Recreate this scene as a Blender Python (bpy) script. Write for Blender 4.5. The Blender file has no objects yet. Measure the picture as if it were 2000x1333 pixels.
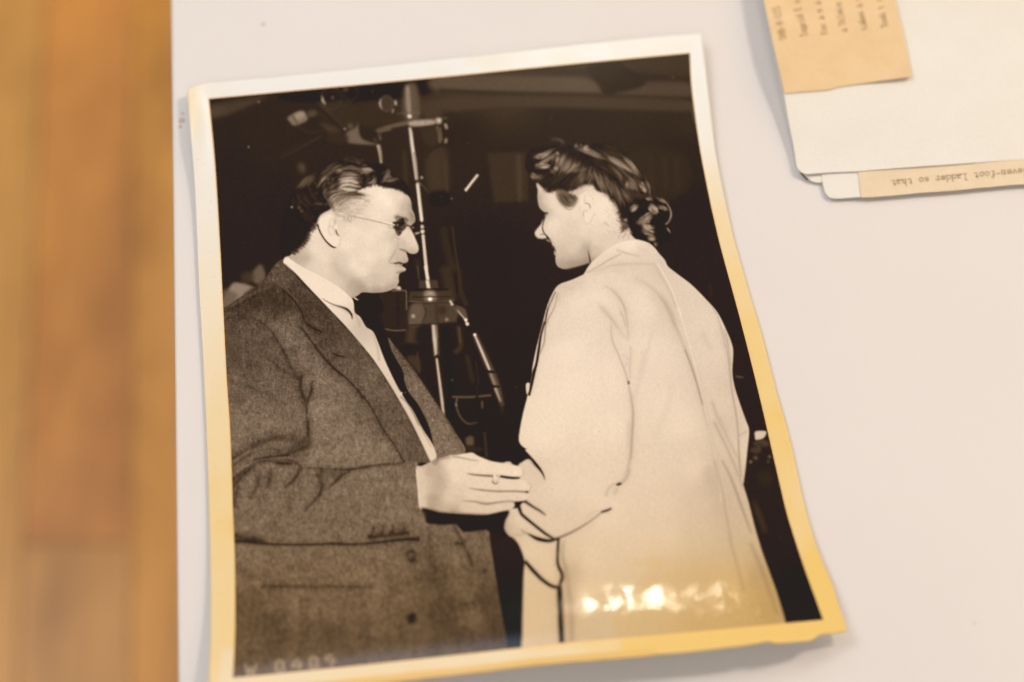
import bpy, math
import numpy as np
from mathutils import Vector, Matrix

scene = bpy.context.scene
# ------------------------------------------------------------ camera
CAM_H, TILT, ROLL, FPX = .5135, .5296, .0143, 3255.2       # metres, radians, radians, focal length in px of a 2000 px wide frame
cam_data = bpy.data.cameras.new('camera')
cam = bpy.data.objects.new('camera', cam_data); scene.collection.objects.link(cam); scene.camera = cam
cam.location = (0, 0, CAM_H); cam.rotation_mode = 'XYZ'
CR = Matrix.Rotation(TILT, 3, 'X') @ Matrix.Rotation(ROLL, 3, 'Z')
cam.rotation_euler = CR.to_euler('XYZ')
cam_data.sensor_width = 36; cam_data.lens = FPX*36/2000; cam_data.clip_start = .01; cam_data.clip_end = 50
CRn = np.array(CR)
def hit(px, py, z=0.):
    """point of height z seen at photo pixel (px, py); arrays welcome"""
    px = np.asarray(px, float); py = np.asarray(py, float); z = np.broadcast_to(np.asarray(z, float), px.shape)
    d = np.stack([(px-1000)/FPX, (666.5-py)/FPX, -np.ones_like(px)], -1) @ CRn.T
    k = (z-CAM_H)/d[..., 2]
    return np.stack([d[..., 0]*k, d[..., 1]*k, z], -1)
_f = hit(900, 640, .001)
cam_data.dof.use_dof = True; cam_data.dof.aperture_fstop = 3.9
cam_data.dof.focus_distance = float(-((_f-np.array([0, 0, CAM_H])) @ CRn)[2])

# ------------------------------------------------------------ light of the room, with added lamps
world = bpy.data.worlds.new('World'); scene.world = world; world.use_nodes = True
bgn = world.node_tree.nodes['Background']; bgn.inputs[0].default_value = (1.0, .89, .76, 1); bgn.inputs[1].default_value = .37
scene.view_settings.view_transform = 'Standard'; scene.view_settings.look = 'None'
scene.view_settings.exposure = 0; scene.view_settings.gamma = 1; scene.view_settings.use_curve_mapping = False

def area(name, loc, target, size, power, col):
    l = bpy.data.lights.new(name, 'AREA'); l.shape = 'DISK'; l.size = size; l.energy = power; l.color = col
    o = bpy.data.objects.new(name, l); scene.collection.objects.link(o); o.location = loc
    o.rotation_euler = (Vector(target)-Vector(loc)).to_track_quat('-Z', 'Y').to_euler(); return o
area('ceiling_spot', (1.15, .95, 1.55), (0, .3, 0), .30, 13.5, (1, .88, .77))
area('window_light', (-1.1, .9, 1.5), (0, .3, 0), .9, 11.5, (.90, .92, 1))
area('warm_wall_lamp', (1.5, 1.1, 1.1), (0, .2, 0), .6, 6, (1, .62, .26))
area('camera_side_fill', (-.2, -1.3, 1.6), (0, .1, 0), 1.2, 9.5, (1, .93, .92))  # unseen fill light added behind the camera to lift the shadows
w = area('cool_reflection_lamp', (-.41, 1.93, 1.17), (-.02, .12, 0), .70, 3.6, (.62, .76, 1)); w.data.shape = 'RECTANGLE'; w.data.size_y = .60  # unseen cool panel added for its bluish reflection along the print's foot

def tag(o, label=None, cat=None, group=None, kind=None):
    for k, v in (('label', label), ('category', cat), ('group', group), ('kind', kind)):
        if v: o[k] = v
    return o
def empty(name, loc=(0, 0, 0)):
    o = bpy.data.objects.new(name, None); scene.collection.objects.link(o); o.location = loc; o.empty_display_size = .02; return o
def mesh(name, verts, faces, mat, parent=None, smooth=True):
    """one mesh object; verts and faces as numpy arrays (quads) or lists; a child keeps world-space vertices"""
    me = bpy.data.meshes.new(name); verts = np.asarray(verts, np.float32)
    if isinstance(faces, np.ndarray):
        n = len(faces); k = faces.shape[1]
        me.vertices.add(len(verts)); me.vertices.foreach_set('co', verts.ravel())
        me.loops.add(n*k); me.loops.foreach_set('vertex_index', faces.astype(np.int32).ravel())
        me.polygons.add(n); me.polygons.foreach_set('loop_start', np.arange(0, n*k, k, dtype=np.int32)); me.polygons.foreach_set('loop_total', np.full(n, k, np.int32))
        me.update(calc_edges=True)
    else:
        me.from_pydata([tuple(v) for v in verts], [], faces); me.update()
    me.polygons.foreach_set('use_smooth', np.full(len(me.polygons), smooth))
    me.materials.append(mat)
    o = bpy.data.objects.new(name, me); scene.collection.objects.link(o)
    if parent: o.parent = parent; o.matrix_parent_inverse = Matrix.Translation(-parent.location)
    return o
def grid_faces(nx, ny, flip=False, off=0):
    i = np.arange(nx-1)[None, :]+np.arange(ny-1)[:, None]*nx
    f = np.stack([i, i+nx, i+nx+1, i+1], -1).reshape(-1, 4)+off
    return f[:, ::-1] if flip else f
def material(name):
    m = bpy.data.materials.new(name); m.use_nodes = True; nt = m.node_tree
    return m, nt, nt.nodes['Principled BSDF']
def nd(nt, t, **kw):
    n = nt.nodes.new(t)
    for k, v in kw.items():
        if k in n.inputs: n.inputs[k].default_value = v
        else: setattr(n, k, v)
    return n

import numpy as np
# ---------------------------------------------------------------- drawing the old print
PX0, PY0, PX1, PY1 = 396, 92, 1626, 1346
PW, PH = PX1-PX0, PY1-PY0
rng = np.random.default_rng(7)
V = np.full((PH, PW), .165, np.float32)

def crop(x0, y0, s):
    return lambda *p: [(x0+a*s, y0+b*s) for a, b in p]
A = crop(540, 290, .15); B = crop(540, 440, .15); C_ = crop(1000, 260, .165); D = crop(1000, 420, .165)
E = crop(800, 860, .15); F = crop(400, 100, .25); G = crop(730, 130, .3); H = crop(720, 520, .3)
I = crop(420, 480, .225); J = crop(430, 760, .225); K = crop(440, 1000, .3); L = crop(970, 500, .3)
M = crop(1200, 500, .36); N = crop(970, 880, .3); O = crop(1200, 900, .285); P = crop(1000, 100, .21)
Q = crop(1400, 780, .24); R = crop(1200, 380, .0975); Z = crop(740, 380, .075)

def spline(p, closed=False, n=6):
    p = np.asarray(p, float)
    if len(p) < 3 and not closed:
        t = np.linspace(0, 1, n+1)[:, None]
        return p[0]*(1-t)+p[-1]*t
    if closed: q = np.vstack([p[-1], p, p[0], p[1]])
    else: q = np.vstack([2*p[0]-p[1], p, 2*p[-1]-p[-2]])
    out = []
    t = np.arange(n)[:, None]/n
    for i in range(len(q)-3):
        a, b, c, d = q[i:i+4]
        out.append(.5*((2*b)+(c-a)*t+(2*a-5*b+4*c-d)*t*t+(3*b-a-3*c+d)*t**3))
    if not closed: out.append(q[-2:-1])
    return np.vstack(out)

def gblur(a, s):
    if s <= .05: return a
    r = max(1, int(s*3+.5)); k = np.exp(-.5*(np.arange(-r, r+1)/s)**2); k /= k.sum()
    p = np.pad(a, ((r, r), (0, 0)), mode='edge')
    a = sum(k[i]*p[i:i+a.shape[0]] for i in range(2*r+1))
    p = np.pad(a, ((0, 0), (r, r)), mode='edge')
    return sum(k[i]*p[:, i:i+a.shape[1]] for i in range(2*r+1)).astype(np.float32)

class Mk:
    def __init__(s, a, x, y): s.a, s.x, s.y = a, x, y

def fill(poly, blur=.6):
    """antialiased even-odd polygon coverage in its own little window"""
    p = np.asarray(poly, float)-(PX0, PY0)
    pad = int(blur*3+2)
    x0 = int(max(0, np.floor(p[:, 0].min())-pad)); x1 = int(min(PW, np.ceil(p[:, 0].max())+pad+1))
    y0 = int(max(0, np.floor(p[:, 1].min())-pad)); y1 = int(min(PH, np.ceil(p[:, 1].max())+pad+1))
    if x1 <= x0 or y1 <= y0: return Mk(np.zeros((0, 0), np.float32), 0, 0)
    w, h = x1-x0, y1-y0
    SS = 3
    acc = np.zeros((h*SS, w+2), np.float32)
    ax, ay = p[:, 0]-x0, (p[:, 1]-y0)*SS
    bx, by = np.roll(ax, -1), np.roll(ay, -1)
    rows = [[] for _ in range(h*SS)]
    for X0, Y0, X1, Y1 in zip(ax, ay, bx, by):
        if Y0 == Y1: continue
        if Y0 > Y1: X0, Y0, X1, Y1 = X1, Y1, X0, Y0
        for r in range(max(0, int(np.ceil(Y0-.5))), min(h*SS, int(np.ceil(Y1-.5)))):
            rows[r].append(X0+(r+.5-Y0)*(X1-X0)/(Y1-Y0))
    for r, xs in enumerate(rows):
        xs.sort(); row = acc[r]
        for i in range(0, len(xs)-1, 2):
            for x, sg in ((xs[i], 1.), (xs[i+1], -1.)):
                x = min(max(x, 0), w); k = int(x); f = x-k
                row[k] += sg*(1-f); row[k+1] += sg*f
    m = np.cumsum(acc, 1)[:, :w].reshape(h, SS, w).mean(1)
    return Mk(gblur(np.clip(m, 0, 1), blur), x0, y0)

def shape(pts, blur=.6, smooth=True, n=6):
    return fill(spline(pts, True, n) if smooth else pts, blur)

def put(m, val, al=1., within=None):
    h, w = m.a.shape
    if not h: return
    s = V[m.y:m.y+h, m.x:m.x+w]
    k = m.a*al
    if within is not None: k = k*full(within)[m.y:m.y+h, m.x:m.x+w]
    s += (val-s)*k

_fc = {}
def full(m):
    if id(m) in _fc: return _fc[id(m)][0]
    f = np.zeros((PH, PW), np.float32); h, w = m.a.shape
    f[m.y:m.y+h, m.x:m.x+w] = m.a
    _fc[id(m)] = (f, m); return f

def poly(pts, val, blur=.6, al=1., smooth=True, within=None):
    m = shape(pts, blur, smooth); put(m, val, al, within); return m

def line(pts, w, val, blur=.5, al=1., within=None, n=8):
    """brush stroke; w is one width or a list spread along the stroke"""
    c = spline(pts, False, n)
    w = np.atleast_1d(np.asarray(w, float))
    ww = np.interp(np.linspace(0, 1, len(c)), np.linspace(0, 1, len(w)), w) if len(w) > 1 else np.full(len(c), w[0])
    t = np.gradient(c, axis=0); t /= np.linalg.norm(t, axis=1)[:, None]+1e-9
    nn = np.stack([-t[:, 1], t[:, 0]], 1)*ww[:, None]/2
    put(fill(np.vstack([c+nn, (c-nn)[::-1]]), blur), val, al, within)

def disc(x, y, r, val, blur=.5, al=1., ry=None, within=None, rot=0):
    t = np.linspace(0, 2*np.pi, 24, endpoint=False)
    a, b = r*np.cos(t), (ry or r)*np.sin(t); c, s = np.cos(rot), np.sin(rot)
    put(fill(np.stack([x+a*c-b*s, y+a*s+b*c], 1), blur), val, al, within)

def field(m, ctrl, al=1., sig=None, gain=1., mid=.84):
    """smooth tone from scattered (x, y, value) samples, inside mask m"""
    h, w = m.a.shape
    yy, xx = np.mgrid[0:h:4, 0:w:4]
    xx = xx+m.x+PX0; yy = yy+m.y+PY0
    num = 0; den = 1e-9
    for x, y, v in ctrl:
        k = 1/((xx-x)**2+(yy-y)**2+(sig or 12)**2)**1.5
        num = num+k*(mid-(mid-v)*gain); den = den+k
    f = (num/den).astype(np.float32)
    f = np.repeat(np.repeat(f, 4, 0), 4, 1)[:h, :w]
    put(m, gblur(f, 3), al)

def tone(lst, fr, v):
    """samples: crop frame points with one value"""
    return [(x, y, v) for x, y in fr(*lst)]

def strands(g0, g1, n, vals, w=(.7, 1.6), al=(.3, .9), jit=1.5, seg=(.25, 1.), clump=5, within=None, blur=.45):
    """n hair strokes running between two guide curves"""
    a, b = spline(g0, False, 10), spline(g1, False, 10)
    k = 24
    ra = np.stack([np.interp(np.linspace(0, 1, k), np.linspace(0, 1, len(a)), a[:, i]) for i in (0, 1)], 1)
    rb = np.stack([np.interp(np.linspace(0, 1, k), np.linspace(0, 1, len(b)), b[:, i]) for i in (0, 1)], 1)
    cl = rng.random(clump+2)
    for _ in range(n):
        t = np.clip(rng.normal(.5, .34), -.25, 1.25); f = ra*(1-t)+rb*t
        cv = np.interp(np.clip(t, 0, 1)*(clump+1), np.arange(clump+2), cl)
        l = rng.uniform(*seg); s = rng.uniform(0, 1-l) if l < 1 else 0
        i0, i1 = int(s*(k-1)), int((s+l)*(k-1))
        if i1-i0 < 3: i1 = min(k-1, i0+3); i0 = i1-3
        q = f[i0:i1+1:max(1, (i1-i0)//4)]
        q = q+np.cumsum(rng.normal(0, jit/3, q.shape), 0)+rng.normal(0, jit, 2)
        q = q+(q[-1]-q[0])*rng.normal(0, .16)
        v = vals[0]+(vals[1]-vals[0])*np.clip(.55*cv+.6*rng.random()-.1, 0, 1)
        ww = rng.uniform(*w)
        line(q, [ww*.3, ww, ww*.3], v, blur, rng.uniform(*al), within, n=3)

def add_noise(m, amp, sg, within=None, aniso=None, mult=False):
    h, w = m.a.shape
    z = rng.normal(0, 1, (h, w)).astype(np.float32)
    z = gblur(z, sg); z /= z.std()+1e-9
    if aniso: 
        k = np.ones(aniso)/aniso
        z = np.apply_along_axis(lambda c: np.convolve(c, k, 'same'), 0, z); z /= z.std()
    s = V[m.y:m.y+h, m.x:m.x+w]; s += z*amp*m.a*(np.clip((s-.06)/.34, .25, 1.2) if mult else 1)

def glow(pts, v=.76, ang=None, w=(.9, 2.2), n=None, al=(.35, .9)):
    """hair highlight: strokes along the lock, ragged at both ends"""
    p = np.asarray(pts, float); c = p.mean(0); u, sv, vt = np.linalg.svd(p-c)
    d = vt[0] if ang is None else np.array([np.cos(ang), np.sin(ang)]); e = np.array([-d[1], d[0]])
    a, b = (p-c)@d, (p-c)@e; area_ = np.ptp(a)*np.ptp(b)
    put(shape(pts, 1.8), v-.16, .55)
    for _ in range(n or int(area_/4.5)+6):
        t = rng.uniform(b.min(), b.max()); k = 1-abs((t-b.mean())/(np.ptp(b)/2+.1))**2
        l = np.ptp(a)*rng.uniform(.25, .75)*(.35+.65*k); s0 = c+d*(rng.normal(a.mean(), np.ptp(a)*.16))+e*t
        bend = e*rng.normal(0, .5)
        q = [s0-d*l/2, s0+bend, s0+d*l/2]; ww = rng.uniform(*w)
        line(q, [ww*.2, ww, ww*.2], np.clip(rng.normal(v, .09), .3, .92), .6, rng.uniform(*al), n=3)
    for _ in range(int(area_/16)+2):
        t = rng.uniform(b.min(), b.max()); l = np.ptp(a)*rng.uniform(.3, .9); s0 = c+d*rng.normal(a.mean(), np.ptp(a)*.25)+e*t
        line([s0-d*l/2, s0+e*rng.normal(0, .5), s0+d*l/2], [.3, 1.1, .3], .2, .5, .7, n=3)

# ---- backdrop of the pictured room
BG = fill([(390, 80), (1640, 80), (1640, 1360), (390, 1360)], 0)
field(BG, [(420, 230, .17), (450, 330, .16), (520, 270, .175), (450, 500, .15), (540, 420, .155), (620, 190, .18), (640, 240, .17), (900, 260, .17),
  (900, 170, .24), (980, 180, .25), (1000, 330, .165), (1100, 240, .18), (1250, 240, .19), (1350, 240, .2), (1340, 300, .165), (1350, 420, .15), (950, 500, .14), (900, 600, .145),
  (1000, 700, .14), (950, 850, .13), (1420, 620, .15), (1460, 800, .15), (1500, 950, .16), (1520, 1050, .15), (1570, 1150, .12), (980, 1000, .13),
  (985, 1070, .17), (990, 1100, .14), (1000, 1200, .09), (860, 1010, .13)], sig=30)
poly(F((20, 440), (330, 380), (480, 355), (340, 430), (60, 530)), .30, 4, .9)
poly(F((150, 400), (470, 330), (500, 350), (200, 470)), .23, 6, .5)
poly(F((600, 345), (1000, 300), (1550, 240), (1850, 215), (1830, 300), (1560, 370), (900, 400), (650, 390)), .12, 3)
# ceiling beams top right
poly([(858, 150), (1000, 130), (1360, 95), (1362, 150), (1200, 140), (1000, 146), (862, 176)], .235, 5)
poly(P((-700, 230), (0, 225), (640, 240), (720, 250), (860, 400), (0, 385), (-700, 380)), .335, 5, .9)
poly(P((1250, 290), (1660, 300), (1680, 430), (880, 405), (1180, 330)), .30, 4, .9)
poly(P((700, 150), (960, 100), (1080, 160), (1180, 230), (1255, 290), (1200, 335), (1050, 375), (870, 405), (800, 310)), .19, 2)
line(P((-680, 372), (0, 400), (700, 415), (1670, 450)), [8, 7, 6, 5], .2, 2.2, .9)
poly(P((-650, 440), (0, 425), (800, 430), (1680, 470), (1700, 560), (900, 540), (0, 520), (-600, 560)), .272, 3, .9)
poly(P((1000, 90), (1640, 30), (1655, 140), (1250, 130)), .24, 6, .8)
line(P((1680, 480), (1690, 560), (1705, 650), (1745, 760)), [2, 6, 5, 2], .36, 2, .7)
disc(*P((1503, 246))[0], 2.2, .33, .8)
line(P((370, 560), (365, 670)), 1.5, .28, 1.2, .5)
# dim panels behind the woman
poly(G((740, 565), (1000, 560), (1010, 880), (785, 890)), .235, 2.5, .8, smooth=False)
put(shape(G((930, 600), (960, 600), (965, 860), (940, 860)), 2), .3, .6)
poly(P((1100, 950), (1600, 960), (1620, 1300), (1200, 1400)), .205, 6, .7)
for xx in (1290, 1420, 1530): line(P((xx, 990), (xx+20, 1300)), 7, .235, 3, .5)

# ---- studio camera and its stand
poly(F((900, 420), (1130, 400), (1200, 560), (1100, 640), (900, 500)), .22, 4, .8)
poly(F((1180, 420), (1560, 400), (1600, 540), (1340, 600), (1200, 560)), .215, 4, .8)
poly(F((1700, 400), (1830, 390), (1850, 520), (1720, 520)), .27, 4, .8)
c = F((990, 372))[0]
for rr, v, w in ((20, .27, 2), (13, .24, 1.5)):
    t = np.linspace(0, 6.2, 14); line([(c[0]+rr*np.cos(a), c[1]+rr*np.sin(a)*1.05) for a in t], w, v, .9)
line(F((918, 350), (925, 390), (945, 420)), [1, 4, 1.5], .7, .8); disc(*F((1000, 365))[0], 3, .4, 1.5)
t = np.linspace(0, 6.2, 14); c = F((1140, 330))[0]; line([(c[0]+14*np.cos(a), c[1]+14*np.sin(a)) for a in t], 1.6, .27, .9)
disc(*F((1105, 300))[0], 5, .3, 2)
c = F((1422, 412))[0]; disc(*c, 12.5, .25, 1, ry=15); t = np.linspace(0, 6.2, 14)
line([(c[0]+12.5*np.cos(a), c[1]+15*np.sin(a)) for a in t], 1.8, .34, .7)
line(F((1378, 375), (1370, 415), (1385, 455)), [1, 3, 1], .72, .7)
line(F((1490, 390), (1495, 425)), 3.5, .72, .8); line(F((1478, 455), (1466, 485)), 2.6, .6, .8)
poly(F((650, 520), (755, 470), (795, 500), (800, 545), (705, 585), (670, 560)), .44, 1.6)
poly(F((700, 500), (755, 474), (785, 505), (730, 540)), .56, 2, .8)
line(F((690, 505), (725, 570)), 2, .2, .8, .8)
poly(F((800, 480), (860, 462), (880, 500), (820, 520)), .3, 2)
line(F((720, 590), (830, 640), (930, 620)), 3, .25, 2, .7)
line(F((870, 430), (1000, 540), (1090, 620)), [5, 9, 4], .17, 1.5)
line(F((880, 400), (960, 470), (1090, 610)), 2, .3, 1.2, .7)
poly(F((900, 560), (1000, 590), (1060, 640), (1000, 660), (930, 600)), .3, 3, .7)
disc(*F((1140, 590))[0], 6, .33, 1.5, .8); disc(*F((1096, 612))[0], 1.6, .7, .6)
poly(F((1100, 650), (1180, 600), (1200, 560), (1210, 650), (1250, 700), (1360, 735), (1130, 720)), .39, 1.8)
poly(F((960, 640), (1100, 650), (1110, 720), (980, 720)), .2, 3)
line(F((600, 835), (780, 745), (930, 655)), 1.6, .28, 1, .8); line(F((600, 800), (780, 725), (900, 670)), 1.4, .25, 1.2, .8)
poly(F((1560, 280), (1660, 270), (1680, 520), (1560, 520)), .33, 3)
line(F((1585, 275), (1592, 400), (1600, 500)), [7, 9, 7], .55, 1.8, .9); disc(*F((1602, 512))[0], 4.2, .82, 1)
for i in range(14): line(F((1560, 330+i*13), (1650, 328+i*13)), .8, .25 if i % 2 else .5, .5, .35)
line(F((1500, 490), (1690, 486)), 2, .36, 1)
line(F((1340, 625), (1460, 590), (1600, 560)), [5, 7, 9], .36, 1.4); line(F((1350, 640), (1460, 612)), 2, .48, 1)
poly(F((1610, 550), (1780, 540), (1790, 575), (1615, 590)), .6, 1.4)
for i in range(16): disc(*F((1620+i*10, 562+rng.uniform(-8, 8)))[0], 1.5, rng.uniform(.35, .75), .5, .5)
line(F((1595, 548), (1900, 525)), 1.8, .4, 1); disc(*F((1828, 548))[0], 6.5, .58, 1.2); disc(*F((1834, 545))[0], 3, .78, .9)
line(F((1815, 590), (1828, 650), (1838, 720)), [5, 6, 5], .42, 1.1); line(F((1840, 600), (1855, 700)), 2, .55, .8, .7)
line(F((1880, 570), (1893, 610)), 4.5, .62, 1); line(F((1888, 685), (1882, 725)), 5, .5, 1)
poly(F((1690, 620), (1810, 600), (1820, 720), (1740, 740)), .22, 3)
line(F((1365, 650), (1375, 700)), 5, .33, 1.2); line(F((1320, 680), (1350, 720)), 3, .3, 1.2)
line(F((1357, 735), (1372, 800), (1380, 880)), [6.5, 6, 4], .66, .9); line(F((1367, 735), (1384, 860)), 2, .42, .8)
poly(F((1545, 800), (1575, 800), (1590, 1040), (1560, 1020)), .23, 3)
poly(F((730, 885), (770, 880), (785, 940), (750, 955)), .32, 4)
line(F((1603, 598), (1612, 650), (1622, 740), (1640, 860), (1658, 1010)), [4, 6, 6.5, 7, 6], .72, .8)
line(F((1607, 610), (1625, 740), (1647, 900), (1660, 1000)), [1.5, 2.5, 2.5, 2], .86, .6)
line(F((1665, 1030), (1680, 1180), (1697, 1330)), [6, 6.5, 7], .74, .8)
line(G((282, 770), (300, 900), (316, 1015)), [2.4, 3, 3], .86, .6); line(G((262, 560), (285, 740)), 1.5, .4, .6)
disc(*G((317, 1047))[0], 3.4, .72, .7, ry=4.5); disc(*G((319, 1076))[0], 4, .78, .7, ry=4.8); disc(*G((318, 1062))[0], 3, .2, .5, ry=1.2)
line(G((270, 1092), (300, 1084)), [3.5, 2.5], .72, .7); disc(*G((270, 1100))[0], 3, .35, 1, .6)
line(G((322, 1096), (330, 1180), (345, 1330)), [6, 6, 6.5], .78, .7)
line(H((372, 0), (385, 80), (393, 150)), [6.3, 6.8, 6], .82, .7)
disc(*G((314, 726))[0], 2.7, .62, .8); line(G((290, 752), (330, 790), (360, 826)), [3, 1.5, 1], .36, .8)
disc(*G((442, 848))[0], 2.6, .66, .8); disc(*G((508, 863))[0], 2, .5, .8); disc(*G((615, 500))[0], 1.6, .3, .8)
line(G((597, 813), (640, 757), (680, 706)), [4.6, 4.4, 4.2], .84, .6)
poly(G((350, 560), (420, 520), (480, 560), (485, 820), (360, 810), (335, 650)), .235, 4)
line(G((340, 600), (380, 545), (460, 510), (490, 520)), 3, .15, 1.5, .8)
line(G((465, 600), (480, 820)), 4, .27, 1.5, .8); line(G((400, 580), (420, 810)), 14, .25, 4, .7)
disc(*G((430, 860))[0], 22, .12, 3, .8, ry=16)
line(G((455, 1050), (480, 1200), (530, 1333)), 14, .2, 3); line(G((515, 1040), (530, 1180), (555, 1333)), 3.5, .26, 1.2, .8)
line(G((280, 1250), (290, 1333)), 8, .2, 3)
line(H((320, 0), (330, 90)), 2.5, .33, 1.2)
line(H((500, 0), (530, 150), (545, 230)), 22, .22, 4); line(H((590, 20), (600, 160), (640, 260)), 8, .22, 2.5); line(H((570, 60), (578, 180)), 3, .12, 1.2)
poly(H((330, 95), (450, 92), (458, 150), (330, 152)), .265, 1.2, smooth=False); line(H((383, 95), (393, 150)), 7, .8, .8)
line(H((300, 152), (520, 155)), 3, .09, .9)
poly(H((268, 168), (535, 160), (560, 230), (262, 240)), .25, 1.5, smooth=False)
poly(H((365, 165), (430, 165), (440, 225), (370, 228)), .5, 2.6, .9); disc(*H((402, 180))[0], 7, .65, 2, .8, ry=3); disc(*H((402, 216))[0], 4.3, .93, 1)
line(H((262, 230), (400, 238), (560, 226)), 2.2, .42, .9, .55); line(H((280, 205), (540, 200)), 2, .14, .8, .8)
poly(H((285, 250), (550, 238), (590, 300), (570, 372), (262, 390)), .285, 1.6, smooth=False)
poly(H((270, 262), (360, 252), (350, 378), (262, 388)), .37, 3, .8); disc(*H((292, 328))[0], 4, .58, 1.2)
line(H((355, 250), (375, 300), (350, 380)), 3, .2, 1.5, .7); line(H((440, 250), (450, 370)), 5, .21, 2.2, .7)
disc(*H((510, 350))[0], 3.5, .5, 1.3); disc(*H((480, 290))[0], 9, .22, 3)
line(H((262, 388), (420, 380), (570, 370)), 2, .14, 1)
line(H((285, 390), (275, 500), (310, 520)), 18, .28, 4, .8)
poly(H((225, 515), (310, 510), (320, 590), (240, 590)), .13, 2.5); poly(H((245, 595), (320, 590), (340, 690), (290, 660)), .24, 3)
line(H((318, 560), (330, 700)), 3, .27, 1.4)
poly(H((410, 380), (452, 380), (462, 590), (425, 590)), .33, 1.8, smooth=False)
line(H((422, 385), (432, 480), (440, 590)), [6, 8, 4], .72, 1.2); line(H((437, 390), (446, 470)), 3, .52, 1.5)
disc(*H((448, 592))[0], 4, .12, 1)
line(H((444, 600), (462, 740), (478, 870), (492, 1000)), [5, 6, 6.5, 5], .62, 1.1); line(H((445, 610), (480, 880), (490, 960)), [1.5, 2, 2], .8, .7, .8)
line(H((500, 400), (510, 580), (540, 820), (540, 1000)), 15, .1, 3, .7)
line(H((585, 390), (600, 520), (560, 570)), 9, .24, 2.5); line(H((590, 400), (598, 500)), 2, .34, 1)
line(H((640, 580), (680, 760)), 9, .21, 2.5); line(H((700, 620), (720, 780)), 3, .2, 1.5)
line(H((530, 225), (548, 258)), [4, 6], .72, 1); line(H((565, 270), (610, 300), (640, 350)), [10, 16, 5], .33, 1.6)
line(H((580, 290), (625, 345), (650, 388)), [2, 3, 5], .68, 1); disc(*H((635, 352))[0], 3.2, .85, .8); disc(*H((643, 378))[0], 3.6, .8, .9)
line(H((690, 440), (760, 600), (830, 760), (872, 910)), [9, 13, 13, 8], .31, 2)
line(H((690, 445), (735, 550), (790, 680)), [3.5, 5, 4.5], .74, .9); disc(*H((693, 450))[0], 3, .85, .8)
line(H((795, 700), (825, 780)), [6, 6], .5, 1.6); line(H((825, 795), (860, 885)), [6, 3], .6, 1.2)
line(H((870, 890), (870, 970)), [5, 2], .27, 2.5)
line(H((765, 686), (825, 694)), 3.6, .1, .8); line(H((800, 782), (855, 788)), 3, .1, .8)
line(H((545, 853), (660, 855), (800, 843)), 4, .36, 1.1); line(H((700, 800), (720, 950), (760, 1250)), 4, .1, 2)
line(H((578, 860), (572, 910), (600, 985), (650, 1028), (710, 1020)), [4, 3.5, 3, 3, 2], .36, 1.2); disc(*H((571, 905))[0], 2.2, .5, 1)
line(H((740, 880), (742, 930)), 4, .34, 1.2); line(H((755, 1080), (770, 1250)), 4, .27, 1.8)
poly(H((635, 1120), (680, 1110), (685, 1165), (640, 1170)), .34, 2); poly(H((610, 1175), (730, 1180), (740, 1205), (640, 1205)), .2, 2)
line(H((700, 780), (712, 820), (690, 850)), 1.2, .33, .8, .6); disc(*H((545, 745))[0], 3, .27, 1.2)
# black box behind the chin
poly(H((60, 175), (245, 165), (250, 410), (100, 405)), .175, 2, smooth=False)
line(H((150, 163), (235, 162), (247, 180), (248, 290)), 2.3, .42, .8); line(H((190, 180), (195, 400)), 3, .13, 1.5, .8)
line(H((105, 410), (170, 422), (245, 418)), 2.4, .42, 1); poly(H((165, 150), (185, 128), (215, 148), (205, 158)), .62, 1.2); disc(*H((200, 145))[0], 3, .75, .8)

# ---- blurred bystander at the left edge
poly(I((330, 230), (390, 165), (420, 190), (440, 280), (380, 340), (320, 300)), .42, 2.6, .8)
poly(I((230, 250), (330, 230), (340, 300), (260, 330)), .27, 3, .7)
poly(I((130, 360), (190, 322), (340, 365), (300, 420), (180, 480), (90, 540), (60, 500)), .50, 2.4)
poly(I((60, 390), (150, 400), (200, 440), (100, 540), (60, 540)), .36, 3, .8)
line(I((330, 370), (250, 430)), 4, .3, 2)

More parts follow.
